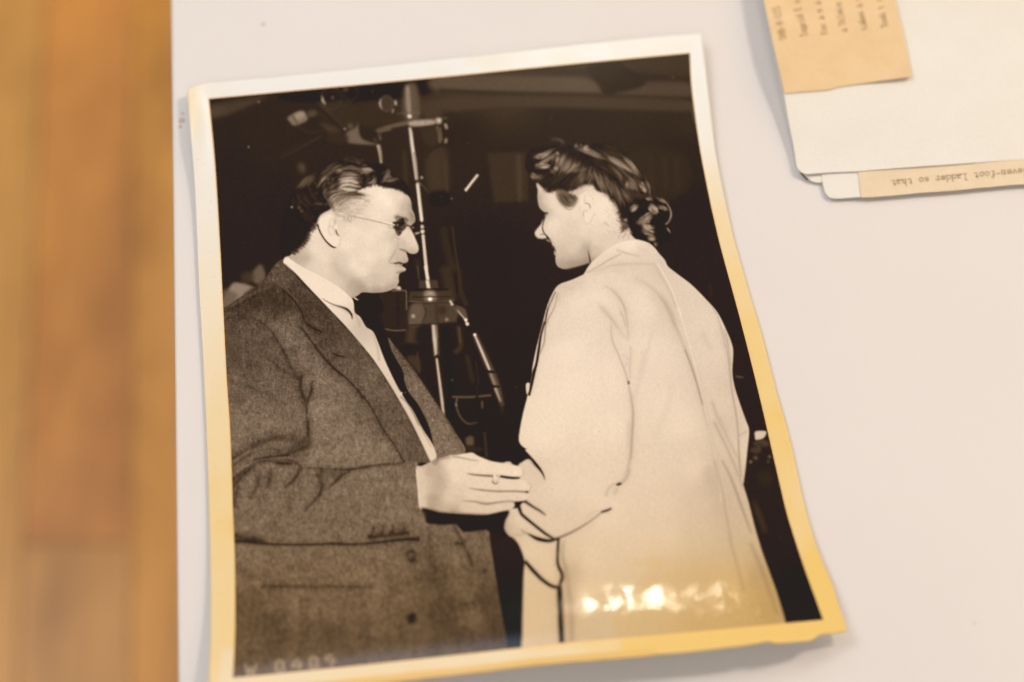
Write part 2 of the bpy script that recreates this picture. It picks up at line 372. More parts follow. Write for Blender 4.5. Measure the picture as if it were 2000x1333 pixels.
# ---- the man's tweed suit
SUIT = shape(I((40, 580), (78, 555), (200, 470), (330, 375), (430, 300), (470, 240), (530, 160), (590, 125), (640, 170), (760, 330), (1000, 560), (1190, 745), (1340, 905), (1500, 1115), (1640, 1340))
      + J((1600, 170), (1740, 450), (1835, 640), (1720, 655), (1730, 900), (1750, 1050))
      + K((1300, 45), (1310, 75), (1400, 85), (1490, 84)) + K((1540, 118), (1610, 128), (1708, 112), (1722, 180), (1745, 330), (1775, 520), (1805, 700), (1842, 900), (1850, 960), (1000, 1200), (0, 1200), (-40, 700), (-10, 0)), .7, n=4)
field(SUIT, tone([(480, 250), (560, 200), (600, 280)], I, .34)+tone([(200, 520), (350, 450), (480, 430), (620, 450), (560, 560)], I, .225)
 + tone([(760, 400), (900, 560), (850, 620), (960, 720)], I, .27)+tone([(180, 680), (330, 760), (150, 850), (260, 1000), (420, 800)], I, .32)
 + tone([(600, 650), (640, 800), (800, 960), (500, 700)], I, .42)+tone([(950, 850), (1150, 850), (1250, 950), (1100, 760)], I, .31)
 + tone([(1100, 1050), (1300, 1000), (1400, 1150)], I, .37)+tone([(900, 1150), (1000, 1250)], I, .43)+tone([(150, 50), (400, 60), (600, 80)], J, .38)
 + tone([(200, 250), (400, 250), (650, 250)], J, .425)+tone([(100, 350), (350, 380)], J, .43)+tone([(900, 200), (1000, 400), (1200, 500), (950, 600), (1400, 560)], J, .46)
 + tone([(1450, 200), (1600, 350), (1700, 500)], J, .34)+tone([(1000, 800), (1400, 800), (1600, 900), (1500, 1000)], J, .44)+tone([(300, 900), (600, 800), (900, 1000)], J, .42)
 + tone([(300, 1150), (700, 1150), (1100, 1150)], J, .42)+tone([(150, 300), (400, 290), (700, 300), (950, 330)], K, .43)+tone([(150, 420), (500, 420)], K, .41)
 + tone([(100, 650), (250, 720)], K, .35)+tone([(450, 600), (700, 600), (1000, 560)], K, .43)+tone([(350, 800), (700, 780)], K, .35)
 + tone([(150, 900), (500, 900), (900, 850), (1200, 850)], K, .37)+tone([(1150, 450), (1250, 550)], K, .39)+tone([(1380, 450), (1420, 650), (1480, 760)], K, .30)
 + tone([(1500, 450), (1600, 700), (1520, 300)], K, .41)+tone([(1700, 250)], K, .40)+tone([(1720, 600), (1780, 800)], K, .30)+tone([(1600, 850)], K, .33), sig=14)
def dk(fr, pts, w, v=.13, blur=.8, al=1.):
    if v < .3: line(fr(*pts), np.atleast_1d(w)*2.2+4, .24, 3.4, .3*al, SUIT)
    line(fr(*pts), np.atleast_1d(w)*.85, v, blur+.2, al*.95, SUIT)
    if v < .3:
        q = [(x-w_, y-3.2) for (x, y), w_ in zip(fr(*pts), [1]*len(pts))]; line(q, np.atleast_1d(w)*.8, .5, 1.8, .28*al, SUIT)
# shoulder seam, collar notch, lapel
dk(I, [(80, 575), (250, 480), (400, 400), (550, 345)], [6, 10, 5, 2], .2, 2.5, .8)
dk(I, [(110, 545), (300, 440), (500, 355)], 1.6, .42, 1, .7)
dk(I, [(80, 640), (150, 610), (300, 618)], [10, 12, 3], .2, 3, .8); dk(I, [(90, 660), (200, 625), (290, 625)], 1.4, .5, 1, .5)
dk(I, [(300, 618), (380, 650), (470, 720), (530, 800), (580, 890), (640, 1000), (700, 1110), (740, 1160)], [2, 3, 3, 2, 5, 2.5, 6, 5], .17, 1.2)
dk(I, [(310, 630), (390, 665), (470, 740)], 5, .3, 3, .5)
dk(I, [(550, 345), (620, 410), (690, 480), (745, 560), (775, 640), (800, 680), (860, 720), (935, 755)], [1.5, 2.5, 3, 4.5, 5, 5, 4, 3], .1, .7)
dk(I, [(540, 345), (640, 400), (720, 490)], 1.2, .5, .6, .7)
dk(I, [(945, 640), (990, 770)], 2.5, .22, 1.5, .8); dk(I, [(810, 640), (930, 720)], 12, .24, 4, .6)
dk(I, [(740, 700), (830, 820), (930, 950), (1040, 1070), (1150, 1160), (1230, 1250), (1290, 1333)], [2, 3.5, 5, 5, 3.5, 4, 4], .12, .9)
dk(I, [(760, 700), (850, 810), (950, 940)], 2, .5, 1.2, .5)
dk(J, [(1190, 0), (1300, 140), (1400, 320), (1520, 500), (1600, 640)], [3.5, 3.2, 3, 2.4, 3.5], .14, .8); dk(J, [(1215, 0), (1320, 140), (1420, 320), (1540, 500), (1620, 630)], 2.5, .34, 1.8, .7)
dk(I, [(1020, 938), (1070, 958), (1130, 970)], [3, 3.5, 3], .14, .8)
for a, b in (((1230, 830), (1340, 960)), ((1350, 960), (1490, 1150)), ((1490, 1150), (1600, 1330))): dk(I, [a, b], 5, .28, 3, .6)
# sleeve creases above the elbow
dk(I, [(430, 950), (510, 1020), (600, 1090), (700, 1120)], [3, 4, 3.5, 3], .22, 1.6, .9); dk(I, [(660, 1020), (720, 1110), (740, 1160)], 12, .27, 4, .6)
dk(I, [(745, 1130), (745, 1230), (770, 1330)], [4, 6, 4], .12, 1.1); dk(I, [(845, 1170), (835, 1250), (815, 1330)], [2.5, 5, 3], .15, 1.1)
dk(J, [(700, 0), (720, 60), (745, 130), (755, 250), (765, 330), (768, 440)], [5, 4, 5, 2.5, 4, 3], .15, 1.1); dk(J, [(800, 0), (780, 60), (755, 140)], [4, 3.5, 3], .15, 1.1)
dk(I, [(220, 1190), (300, 1230), (420, 1270)], [5, 8, 4], .3, 3, .8); dk(J, [(140, 80), (220, 110)], 14, .33, 5, .6)
dk(J, [(280, 20), (430, 70)], 10, .34, 5, .6)
# big elbow folds
dk(J, [(60, 630), (180, 560), (300, 480), (430, 430), (540, 415), (640, 440)], [6, 10, 12, 12, 9, 4], .21, 3, .9)
dk(J, [(330, 610), (450, 585), (560, 570), (650, 520), (740, 470), (800, 470)], [3, 4, 6, 20, 26, 8], .2, 3, .9)
dk(J, [(70, 690), (200, 600), (280, 550), (420, 520), (560, 540)], [7, 6, 5, 4, 2], .25, 1.6, .9)
dk(J, [(300, 615), (420, 595), (600, 575)], [3, 4.5, 3], .13, 1.2)
dk(J, [(80, 660), (230, 560), (330, 530), (420, 510)], [3, 4, 3.5, 2], .52, 1.6, .7); dk(J, [(330, 630), (450, 605), (590, 600), (650, 620)], [2, 3, 3, 2], .52, 1.3, .7)
dk(J, [(90, 800), (200, 720), (300, 650), (420, 625), (570, 640), (660, 650)], [9, 10, 5, 4, 3.5, 2], .19, 1.8, .9)
dk(J, [(110, 760), (200, 680), (330, 640)], [2, 3.5, 2], .52, 1.2, .7)
dk(J, [(480, 645), (560, 650), (610, 650)], [2, 4, 2], .13, .9); dk(J, [(590, 610), (660, 640), (695, 680), (670, 750), (610, 820), (555, 860)], [2, 3, 5, 6, 4, 2], .17, 1.2)
dk(J, [(100, 880), (150, 800), (220, 730), (310, 670)], [6, 5, 4, 2], .22, 1.8, .9); dk(J, [(110, 1030), (130, 920), (160, 840)], [7, 6, 3], .2, 2.4)
dk(J, [(345, 700), (335, 780), (305, 880), (250, 950)], [3, 6, 7, 4], .22, 1.8, .9); dk(J, [(440, 690), (430, 780), (410, 860)], [3, 8, 4], .2, 2, .9)
dk(J, [(200, 850), (250, 780)], 3, .5, 2, .5); dk(J, [(380, 700), (370, 800)], 6, .48, 2.5, .5)
dk(J, [(600, 930), (620, 1020), (570, 1110)], [6, 16, 8], .33, 5, .8); dk(J, [(690, 800), (690, 880)], 8, .36, 4, .5)
dk(J, [(830, 740), (870, 770), (885, 850), (860, 920), (800, 990), (735, 1060)], [5, 7, 8, 6, 4, 2], .19, 1.5)
dk(J, [(850, 715), (950, 730), (1060, 740)], [8, 12, 8], .27, 4, .8); dk(J, [(930, 870), (1000, 810), (1050, 755), (1130, 715)], [2, 5, 7, 3], .2, 1.5)
dk(J, [(700, 695), (850, 690), (1000, 700), (1140, 700), (1240, 685), (1360, 665), (1590, 645)], [1, 2, 2.5, 4.5, 4, 3, 1.6], .18, 1)
dk(J, [(730, 690), (880, 686), (960, 700)], 1.2, .56, .8, .5); dk(J, [(1200, 712), (1400, 700), (1650, 690)], 4, .5, 3, .4)
dk(J, [(100, 1270), (250, 1300), (400, 1325)], [6, 9, 8], .12, 2)
# sleeve lower edge, cuff buttons, pocket, jacket buttons
dk(K, [(30, 185), (150, 195), (300, 212), (500, 216), (700, 210), (850, 213), (1000, 200), (1150, 182), (1265, 176)], [9, 7, 5, 4.5, 5.5, 4, 4, 6, 9], .11, 1)
dk(K, [(60, 165), (200, 185)], 6, .2, 3, .7); dk(K, [(70, 225), (500, 236), (900, 232)], 5, .48, 3, .5)
dk(K, [(1262, 165), (1255, 195)], 4, .1, .8)
for x, y in ((945, 160), (1015, 150), (1085, 140), (1160, 135)): disc(*K((x, y))[0], 5.5, .15, 1.2, .95, ry=4)
dk(K, [(935, 165), (1010, 160), (1100, 150), (1200, 135)], [8, 6, 6, 7], .16, 1.5, .95)
for x, y in ((960, 98), (1025, 90), (1090, 88), (1160, 72)): dk(K, [(x, y), (x+6, y+25), (x, y+50)], [3.5, 2.5, 4], .18, 1)
disc(*K((955, 60))[0], 2.2, .58, 1)
line(K((1305, 0), (1300, 60), (1310, 110)), 3, .5, 1.2, .8, SUIT)
dk(K, [(1310, 90), (1330, 200), (1350, 330), (1400, 500), (1450, 700), (1480, 830)], [6, 9, 14, 12, 8, 6], .32, 4, .7)
dk(K, [(1490, 84), (1530, 160), (1580, 270), (1620, 370)], [5, 4.5, 3, 2], .18, 1.3); dk(K, [(1515, 90), (1550, 160)], 2, .55, 1, .7)
dk(K, [(1490, 205), (1550, 210)], 4, .18, 1.5); disc(*K((1690, 385))[0], 5, .2, 2, .9)
disc(*K((1212, 285))[0], 10.5, .26, 1.4, ry=12); disc(*K((1214, 282))[0], 5.5, .37, 2, .7); dk(K, [(1190, 310), (1215, 325), (1240, 310)], 3, .15, 1.2)
disc(*K((1218, 695))[0], 9, .15, 2.6, .95, ry=11)
dk(K, [(240, 485), (400, 485), (600, 488), (800, 490), (945, 490)], [7, 6, 3.5, 3, 2.5], .24, 1.6); dk(K, [(945, 470), (960, 505)], 3.5, .25, 1.5)
dk(K, [(190, 465), (240, 470)], 5, .55, 2.5, .6); dk(K, [(240, 470), (600, 468), (900, 475)], 3, .48, 2, .4)
dk(K, [(1530, 602), (1580, 597), (1632, 590)], [4, 4.5, 4], .23, 1.6); dk(K, [(190, 520), (210, 600), (190, 720)], 8, .29, 5, .7)
dk(K, [(300, 650), (330, 740)], 22, .28, 7, .6)
dk(K, [(1715, 130), (1755, 400), (1830, 860)], 3, .5, 1.5, .7); dk(K, [(1690, 500), (1730, 800)], 14, .3, 4, .6)
for x in (330, 480, 620, 730, 870, 1010, 1130): dk(K, [(x, 240), (x+12, 460)], 7, .38, 4, .35); dk(K, [(x+30, 560), (x+40, 900)], 8, .27, 5, .3)
add_noise(SUIT, .038, .6, mult=True); add_noise(SUIT, .014, 2.0, mult=True); add_noise(SUIT, .010, 7); add_noise(SUIT, .014, 1., aniso=9)

# ---- shirt, collar, tie gap and far lapel
TIE = poly(B((985, 950), (1020, 930), (1120, 880), (1300, 880), (1400, 1100))+H((60, 330), (110, 420), (135, 480), (170, 560), (230, 690), (245, 770), (330, 900), (400, 1040), (425, 1160), (380, 1150), (250, 900), (100, 620), (0, 400)), .13, 1.2)
LAP = shape(H((130, 470), (150, 545), (185, 610), (228, 690), (238, 760), (270, 830), (330, 910), (395, 1040), (425, 1170), (440, 1250), (480, 1262), (630, 1215), (560, 1080), (500, 980), (430, 880), (330, 730), (240, 610), (175, 530)), .8)
put(LAP, .41); field(LAP, tone([(170, 560), (220, 640)], H, .36)+tone([(300, 760), (420, 950)], H, .42)+tone([(450, 1150), (560, 1180)], H, .44))
line(H((175, 530), (330, 735), (500, 985), (625, 1215)), 3, .28, 1.5, .7); add_noise(LAP, .045, .75); disc(*H((418, 1005))[0], 1.4, .8, .6)
SHIRT = shape(B((95, 480), (105, 440), (135, 402), (165, 405), (180, 440), (330, 540), (500, 620), (700, 730), (850, 830), (965, 940), (1005, 1010), (1020, 1140), (1080, 1190), (1115, 1240), (1170, 1333))
     + H((30, 430), (62, 500), (100, 600), (140, 690), (190, 790), (250, 890), (290, 945), (350, 1060), (420, 1170), (442, 1250), (405, 1272), (350, 1160), (270, 1000), (150, 790), (60, 650), (0, 565))
     + B((920, 1333), (600, 1000), (400, 790), (250, 630), (110, 510)), .6, n=4)
put(SHIRT, .83); field(SHIRT, tone([(200, 500), (500, 760), (800, 950)], B, .855)+tone([(300, 550), (600, 700)], B, .84)+tone([(900, 1150)], B, .80)+tone([(1100, 1290)], B, .72)
   + tone([(60, 600)], H, .79)+tone([(160, 770), (300, 1000)], H, .77)+tone([(400, 1200)], H, .8))
line(B((600, 960), (700, 1020), (790, 1055), (860, 1075), (930, 1110), (980, 1170), (990, 1230)), [.5, 1, 2, 3.5, 5, 3.5, 1], .1, .7, 1, SHIRT)
line(B((720, 1040), (860, 1085), (960, 1160)), 5, .68, 2.5, .6, SHIRT)
for p, w, v in (([(60, 480), (110, 600), (170, 720), (220, 830)], 2, .62), ([(30, 440), (60, 540), (70, 620)], 5, .7), ([(210, 850), (270, 920), (330, 1040)], 1.6, .35), ([(260, 900), (340, 1050), (410, 1180)], 1.4, .5), ([(90, 560), (150, 690), (200, 810)], 1.2, .45)):
    line(H(*p), w, v, .9, .8, SHIRT)
line(B((1010, 1150), (1060, 1230), (1090, 1333)), 3, .62, 1.5, .7, SHIRT); disc(*H((215, 830))[0], 2.2, .85, .6); disc(*H((240, 825))[0], 1, .7, .5)
line(B((110, 510), (250, 640), (400, 800), (600, 1010), (900, 1333)), 1.6, .14, 1, .6)
line(H((0, 575), (60, 655), (150, 795), (270, 1005), (400, 1275)), 1.6, .16, 1, .6)
line(B((1015, 950), (1040, 965), (1070, 982)), [2.5, 2.4, 1], .9, .5)

# ---- man's head
HAIR = poly(A((180, 640), (230, 560), (270, 515), (330, 450), (420, 380), (560, 330), (640, 265), (750, 195), (880, 140), (1000, 135), (1100, 160), (1220, 200), (1350, 200), (1450, 255), (1500, 340), (1590, 390), (1670, 440), (1715, 510), (1740, 600), (1735, 680), (1600, 600), (1380, 540), (1290, 500), (1160, 560), (1150, 640), (1050, 690), (900, 700), (780, 760), (720, 830), (620, 900), (540, 1010))
      + B((430, 140), (330, 300), (230, 370), (120, 420), (60, 380), (40, 200), (60, 0)), .135, 1.2)
FACE = shape(A((1130, 530), (1210, 500), (1290, 475), (1380, 503), (1500, 530), (1600, 548), (1680, 595), (1730, 645), (1755, 710), (1762, 790), (1790, 850), (1806, 920), (1800, 960), (1770, 990), (1735, 1022), (1752, 1050), (1775, 1100), (1800, 1160), (1830, 1230))
      + B((1848, 280), (1850, 330), (1830, 362), (1790, 376), (1745, 370), (1705, 350), (1690, 358), (1705, 410), (1716, 450), (1702, 485), (1660, 497), (1640, 520), (1640, 545), (1685, 572), (1672, 600), (1630, 615), (1600, 640), (1590, 690), (1595, 735), (1575, 780), (1530, 825), (1460, 858), (1380, 876), (1250, 882), (1120, 876), (1070, 910), (1000, 948), (965, 940), (850, 830), (700, 730), (500, 620), (330, 540), (180, 440), (170, 420), (210, 375), (270, 335), (340, 275), (400, 205), (430, 130), (480, 45), (530, -20))
      + A((560, 900), (640, 840), (720, 790), (700, 730), (740, 660), (850, 600), (1000, 590)), .65, n=5)
put(FACE, .83)
field(FACE, tone([(1350, 620), (1450, 700)], A, .875)+tone([(1250, 700), (1300, 850), (1500, 800), (1250, 560)], A, .845)+tone([(1600, 640)], A, .82)+tone([(1700, 680), (1640, 800)], A, .76)+tone([(1745, 720)], A, .62)
  + tone([(1690, 840)], A, .72)+tone([(1740, 850), (1760, 930)], A, .66)+tone([(1790, 930)], A, .58)+tone([(1100, 700), (1000, 780)], A, .80)+tone([(850, 760), (900, 650)], A, .70)+tone([(850, 900), (1050, 900)], A, .81)
  + tone([(1000, 1050), (1200, 1150), (900, 1250), (1350, 1050)], A, .845)+tone([(1480, 1120), (1500, 1200)], A, .79)+tone([(1640, 1120), (1700, 1080), (1720, 1200)], A, .82)+tone([(1570, 1190)], A, .75)
  + tone([(480, 100), (500, 300), (600, 400)], B, .83)+tone([(300, 400), (350, 440)], B, .73)+tone([(230, 400)], B, .69)+tone([(600, 560), (450, 540)], B, .81)+tone([(800, 420), (780, 520)], B, .79)
  + tone([(700, 600), (800, 720)], B, .80)+tone([(820, 560), (900, 680)], B, .765)+tone([(1000, 500), (1200, 400), (1100, 600)], B, .845)+tone([(1000, 770), (1060, 820)], B, .66)+tone([(1000, 880)], B, .70)
  + tone([(1120, 840), (1300, 850)], B, .67)+tone([(1200, 770), (1380, 780)], B, .775)+tone([(1450, 820), (1540, 780)], B, .69)+tone([(1500, 690), (1540, 720)], B, .77)+tone([(1570, 700)], B, .7)
  + tone([(1400, 550), (1480, 600)], B, .79)+tone([(1600, 440), (1560, 400)], B, .745)+tone([(1680, 420)], B, .72)+tone([(1690, 465)], B, .68)+tone([(1620, 240), (1640, 260)], B, .76)+tone([(1780, 200), (1800, 260)], B, .81)+tone([(1825, 330)], B, .74)
  + tone([(1760, 345)], B, .70)+tone([(1430, 250), (1400, 350)], B, .83), sig=5, gain=1.28)
add_noise(FACE, .007, .8)
def fk(fr, pts, w, v, blur=.8, al=.8): line(fr(*pts), w, v, blur, al, FACE)
fk(B, [(1570, 300), (1530, 380), (1480, 460), (1465, 500)], [2, 3, 3, 1.5], .62, 1.3); fk(B, [(1590, 240), (1570, 290)], 3, .66, 1.8)
fk(B, [(1600, 318), (1640, 325), (1690, 345), (1720, 362)], [2, 3, 3.5, 3], .4, 1.1, .9); fk(B, [(1590, 250), (1580, 290), (1600, 315)], 2.2, .66, 1.3)
fk(B, [(1620, 230), (1680, 250)], 5, .68, 2.5, .6)
fk(B, [(1480, 500), (1540, 500), (1600, 490), (1660, 492)], [1.5, 2, 2, 1], .42, .8); line(B((1540, 508), (1600, 498), (1650, 520), (1665, 530), (1610, 520)), [2, 4.5, 4, 2], .13, .7)
fk(B, [(1560, 520), (1620, 530), (1670, 565)], 6, .66, 1.8, .7); fk(B, [(1560, 625), (1610, 615), (1670, 604)], [2, 3, 2], .42, 1.1); fk(B, [(1460, 530), (1400, 590)], 5, .74, 2.5, .6)
fk(B, [(1640, 560), (1680, 580)], 3, .74, 1)
fk(B, [(760, 500), (820, 620), (930, 730), (1040, 820)], [3, 5, 6, 5], .68, 3.5, .55); fk(B, [(1090, 860), (1040, 900), (990, 940)], 3, .62, 2)
fk(B, [(1120, 868), (1300, 874), (1450, 850)], 5, .58, 2.2, .7); fk(B, [(500, 625), (700, 735), (850, 835), (960, 935)], 1.2, .7, .9, .7); fk(B, [(200, 450), (330, 535), (500, 618)], 1.2, .72, .8, .7)
fk(A, [(1500, 1180), (1540, 1140)], 4, .7, 2); fk(A, [(1640, 730), (1700, 760), (1760, 830)], 2, .66, 1.5, .6)
for p_, w_, v_, al_ in (([(960, 740), (1060, 800), (1200, 838), (1350, 842), (1480, 815), (1560, 760)], [10, 12, 8, 7, 9, 7], .58, .5), ([(740, 470), (800, 600), (930, 720), (1050, 810)], 12, .7, .5), ([(210, 400), (330, 430), (430, 430)], [10, 14, 10], .66, .5),
      ([(1470, 520), (1440, 600), (1480, 700)], 12, .76, .5), ([(1560, 400), (1620, 450), (1690, 450)], 7, .66, .5), ([(1500, 180), (1540, 250), (1560, 300)], 8, .74, .5), ([(700, 620), (850, 780), (980, 910)], 9, .74, .5), ([(1590, 690), (1560, 780), (1500, 830)], 5, .6, .5)):
    fk(B, p_, w_, v_, 4.2, al_)
for _ in range(900):   # shaved stubble
    x, y = rng.normal(1230, 220), rng.normal(760, 75); disc(*B((x, y))[0], rng.uniform(.4, .8), rng.choice([.62, .72, .9]), .4, .22, within=FACE)
# temple stubble and grey side hair
for _ in range(420):
    x, y = rng.uniform(700, 1200), rng.uniform(600, 900)
    if (x-700)/520+(y-600)/420 > 1.25+rng.uniform(-.15, .15): continue
    q = A((x, y), (x+rng.uniform(30, 90), y+rng.uniform(-12, 14)))
    line(q, rng.uniform(.5, 1.1), rng.choice([.42, .55, .9, .6]), .5, rng.uniform(.2, .55), FACE, n=2)
for _ in range(60):
    x, y = rng.normal(930, 45), rng.normal(920, 22); line(A((x, y), (x+14, y+8)), .9, .5, .5, .5, n=2)
strands(A((690, 700), (800, 620), (950, 590), (1150, 620)), A((740, 780), (820, 700), (950, 650), (1130, 690)), 70, (.18, .8), al=(.4, .9))
strands(A((640, 640), (700, 720), (760, 830)), A((700, 640), (720, 700), (740, 800)), 40, (.1, .55), al=(.5, .9))
strands(A((820, 600), (950, 570), (1170, 620)), A((900, 620), (1000, 600), (1170, 640)), 26, (.1, .3), al=(.6, .95))
# bright comb waves
strands(A((820, 440), (880, 390), (980, 360), (1110, 350)), A((820, 600), (900, 560), (1000, 560), (1100, 540)), 150, (.3, .92), w=(.8, 1.9), al=(.45, .95), clump=14, seg=(.3, .9))
strands(A((820, 470), (950, 440), (1090, 440)), A((830, 540), (930, 520), (1080, 530)), 40, (.72, .9), w=(1, 2), al=(.5, .9), clump=4, seg=(.2, .6))
strands(A((760, 300), (850, 260), (1000, 250), (1120, 290)), A((800, 380), (900, 340), (1000, 320), (1130, 340)), 80, (.1, .68), al=(.4, .9), clump=10, seg=(.2, .7))
strands(A((1080, 250), (1180, 260), (1270, 290)), A((1110, 340), (1180, 330), (1250, 300)), 50, (.3, .75), al=(.4, .9), clump=5, seg=(.3, .7))
strands(A((1110, 350), (1160, 400), (1120, 520)), A((1250, 330), (1240, 420), (1180, 500)), 60, (.08, .3), al=(.5, .9))
strands(A((1200, 480), (1260, 430), (1290, 350)), A((1240, 490), (1290, 460), (1330, 400)), 24, (.35, .75), al=(.4, .9))
strands(A((540, 520), (590, 430), (650, 370)), A((600, 540), (650, 420), (760, 340)), 50, (.15, .72), al=(.4, .9), clump=6, seg=(.3, .9))
strands(A((270, 520), (380, 410), (520, 350)), A((330, 540), (440, 450), (560, 380)), 60, (.12, .5), al=(.35, .85), clump=6, seg=(.3, .9))
strands(A((560, 370), (680, 260), (850, 190)), A((620, 380), (740, 300), (900, 230)), 60, (.12, .5), al=(.35, .85), clump=7, seg=(.2, .7))
strands(A((850, 150), (1000, 140), (1180, 190)), A((880, 210), (1000, 200), (1200, 240)), 50, (.12, .46), al=(.3, .8), clump=7, seg=(.15, .5))
strands(A((600, 620), (640, 560), (800, 470)), A((640, 700), (700, 600), (850, 560)), 70, (.1, .62), al=(.3, .85), clump=8, seg=(.2, .6))
strands(A((690, 480), (760, 440), (840, 430)), A((700, 560), (780, 520), (840, 520)), 36, (.1, .6), al=(.4, .9))
strands(A((1370, 380), (1450, 300), (1470, 380), (1560, 420)), A((1330, 450), (1420, 440), (1520, 430), (1640, 420)), 60, (.15, .68), al=(.4, .9), clump=8, seg=(.2, .6), jit=2.4)
strands(A((1380, 500), (1500, 500), (1680, 560)), A((1400, 450), (1520, 470), (1700, 500)), 50, (.08, .28), al=(.5, .9))
strands(A((250, 560), (300, 700), (420, 800)), A((400, 480), (520, 600), (600, 740)), 90, (.08, .34), al=(.3, .8), clump=9, seg=(.2, .6), jit=2)
strands(A((480, 720), (560, 700), (640, 720)), A((500, 760), (580, 740), (660, 760)), 14, (.2, .42)); disc(*A((203, 770))[0], 2.2, .62, .7)
strands(A((200, 750), (300, 900), (440, 1060)), A((500, 800), (520, 900), (500, 980)), 90, (.07, .27), al=(.3, .8), clump=9, seg=(.2, .6), jit=2.5)
disc(*A((300, 780))[0], 3, .35, 1.2); disc(*A((330, 820))[0], 3, .33, 1.2)
for _ in range(130):   # ragged nape edge
    t = rng.random(); p = spline(B((210, 385), (260, 345), (330, 290), (395, 210), (430, 130), (490, 40), (525, -10)), False, 10); c = p[int(t*(len(p)-1))]
    l = rng.uniform(1, 7); g = rng.normal(.9, .45); line([(c[0]-3, c[1]-3), (c[0]+l*np.cos(g)*.9, c[1]+l*np.sin(g)*.9)], [1.8, .5], rng.uniform(.12, .4), .6, .8, n=2)
for _ in range(70):    # forehead hairline
    t = rng.random(); p = spline(A((1130, 530), (1290, 480), (1400, 505), (1600, 548), (1700, 610)), False, 10); c = p[int(t*(len(p)-1))]
    line([(c[0], c[1]-2), (c[0]+rng.uniform(-2, 3), c[1]+rng.uniform(1, 4))], [1.5, .4], .2, .4, .7, n=2)
for k in range(9):
    x0 = 600+k*62
    strands(A((x0-40, 420+k*6), (x0+20, 330), (x0+130, 300)), A((x0, 560), (x0+60, 470), (x0+150, 430)), 16, (.1, .66), w=(.6, 1.3), al=(.25, .7), clump=7, seg=(.2, .6))
strands(A((300, 480), (500, 330), (800, 200), (1100, 190)), A((420, 620), (600, 470), (850, 330), (1150, 330)), 90, (.09, .5), w=(.6, 1.2), al=(.25, .7), clump=14, seg=(.1, .3))
strands(A((640, 760), (700, 620), (900, 520), (1150, 520)), A((720, 800), (790, 700), (950, 620), (1200, 600)), 60, (.3, .85), w=(.5, 1.1), al=(.25, .6), clump=8, seg=(.15, .5))
for w_, v_, p_ in ((4, .62, [(650, 365), (600, 430), (530, 520)]), (3, .42, [(270, 520), (320, 470), (380, 410), (470, 362)]), (2.6, .34, [(330, 530), (400, 450), (470, 420)]), (3, .55, [(610, 600), (640, 545), (655, 520)]),
    (3.6, .78, [(690, 695), (715, 640), (770, 603), (840, 590)]), (2.6, .46, [(740, 290), (800, 240), (860, 222)]), (4.5, .6, [(780, 305), (830, 288), (860, 300)]), (2.6, .5, [(900, 250), (980, 240), (1060, 270), (1115, 312)]),
    (3.4, .64, [(870, 372), (960, 345), (1090, 358)]), (3.4, .72, [(850, 420), (950, 385), (1095, 398)]), (4, .8, [(830, 452), (900, 430), (1000, 430), (1075, 470)]), (3.4, .76, [(840, 485), (940, 480), (1050, 503)]), (4.4, .81, [(850, 535), (950, 542), (1070, 548)]),
    (3, .56, [(700, 575), (790, 560), (880, 572)]), (2.4, .42, [(640, 470), (700, 450), (740, 462)]), (4.5, .62, [(1115, 275), (1200, 270), (1255, 292)]), (3, .55, [(1100, 335), (1165, 310)]), (3.6, .6, [(1190, 465), (1250, 440), (1272, 395)]),
    (3, .5, [(1370, 460), (1415, 405), (1440, 340), (1472, 300)]), (2.6, .56, [(1400, 430), (1480, 432), (1560, 402), (1615, 412)]), (2.4, .45, [(1440, 275), (1478, 312), (1462, 352)]), (2, .38, [(880, 152), (950, 150)]), (2, .38, [(1100, 150), (1150, 162)]),
    (2.6, .5, [(1055, 185), (1092, 212)]), (2.4, .4, [(640, 275), (700, 235), (770, 205)]), (2.2, .34, [(480, 445), (530, 480), (510, 520)]), (2, .34, [(420, 450), (440, 500)]), (2.4, .36, [(500, 715), (570, 725), (640, 718)]), (2, .3, [(430, 640), (500, 600), (560, 590)])):
    line(A(*p_), [w_*.25, w_*.8, w_*.7, w_*.2], v_, .7, .8)
for w_, v_, p_ in ((4, .14, [(850, 302), (960, 290), (1080, 332)]), (2.4, .2, [(830, 402), (930, 366), (1090, 378)]), (5, .13, [(690, 402), (760, 352), (830, 350)]), (3, .16, [(700, 455), (790, 432), (830, 440)]), (2, .24, [(830, 467), (950, 456), (1060, 487)]),
    (2.8, .2, [(850, 512), (950, 500), (1060, 522)]), (3.6, .24, [(900, 602), (1000, 577), (1160, 630)]), (2, .34, [(920, 622), (1020, 612), (1120, 642)]), (1.6, .5, [(850, 650), (960, 640), (1080, 660)]), (5, .12, [(560, 545), (585, 480), (655, 400)]),
    (3, .14, [(645, 500), (655, 450), (720, 405)]), (6, .13, [(1110, 340), (1152, 400), (1120, 520)]), (8, .12, [(1285, 320), (1345, 390), (1310, 450)]), (2, .2, [(740, 640), (800, 610), (880, 612)]), (5, .15, [(430, 560), (520, 560), (600, 520)]), (4, .13, [(880, 215), (980, 205), (1060, 235)])):
    line(A(*p_), [w_*.3, w_, w_*.9, w_*.3], v_, .7, .85)
for _ in range(26):   # curly back of the head
    x, y = rng.uniform(260, 560), rng.uniform(560, 1050)
    if y > 900 and x > 480: continue
    a_ = rng.uniform(0, 6.3); line(A((x, y), (x+30*np.cos(a_), y+30*np.sin(a_)), (x+45*np.cos(a_+.9), y+45*np.sin(a_+.9))), [.6, 2.2, .6], rng.uniform(.2, .3), 1, .6)
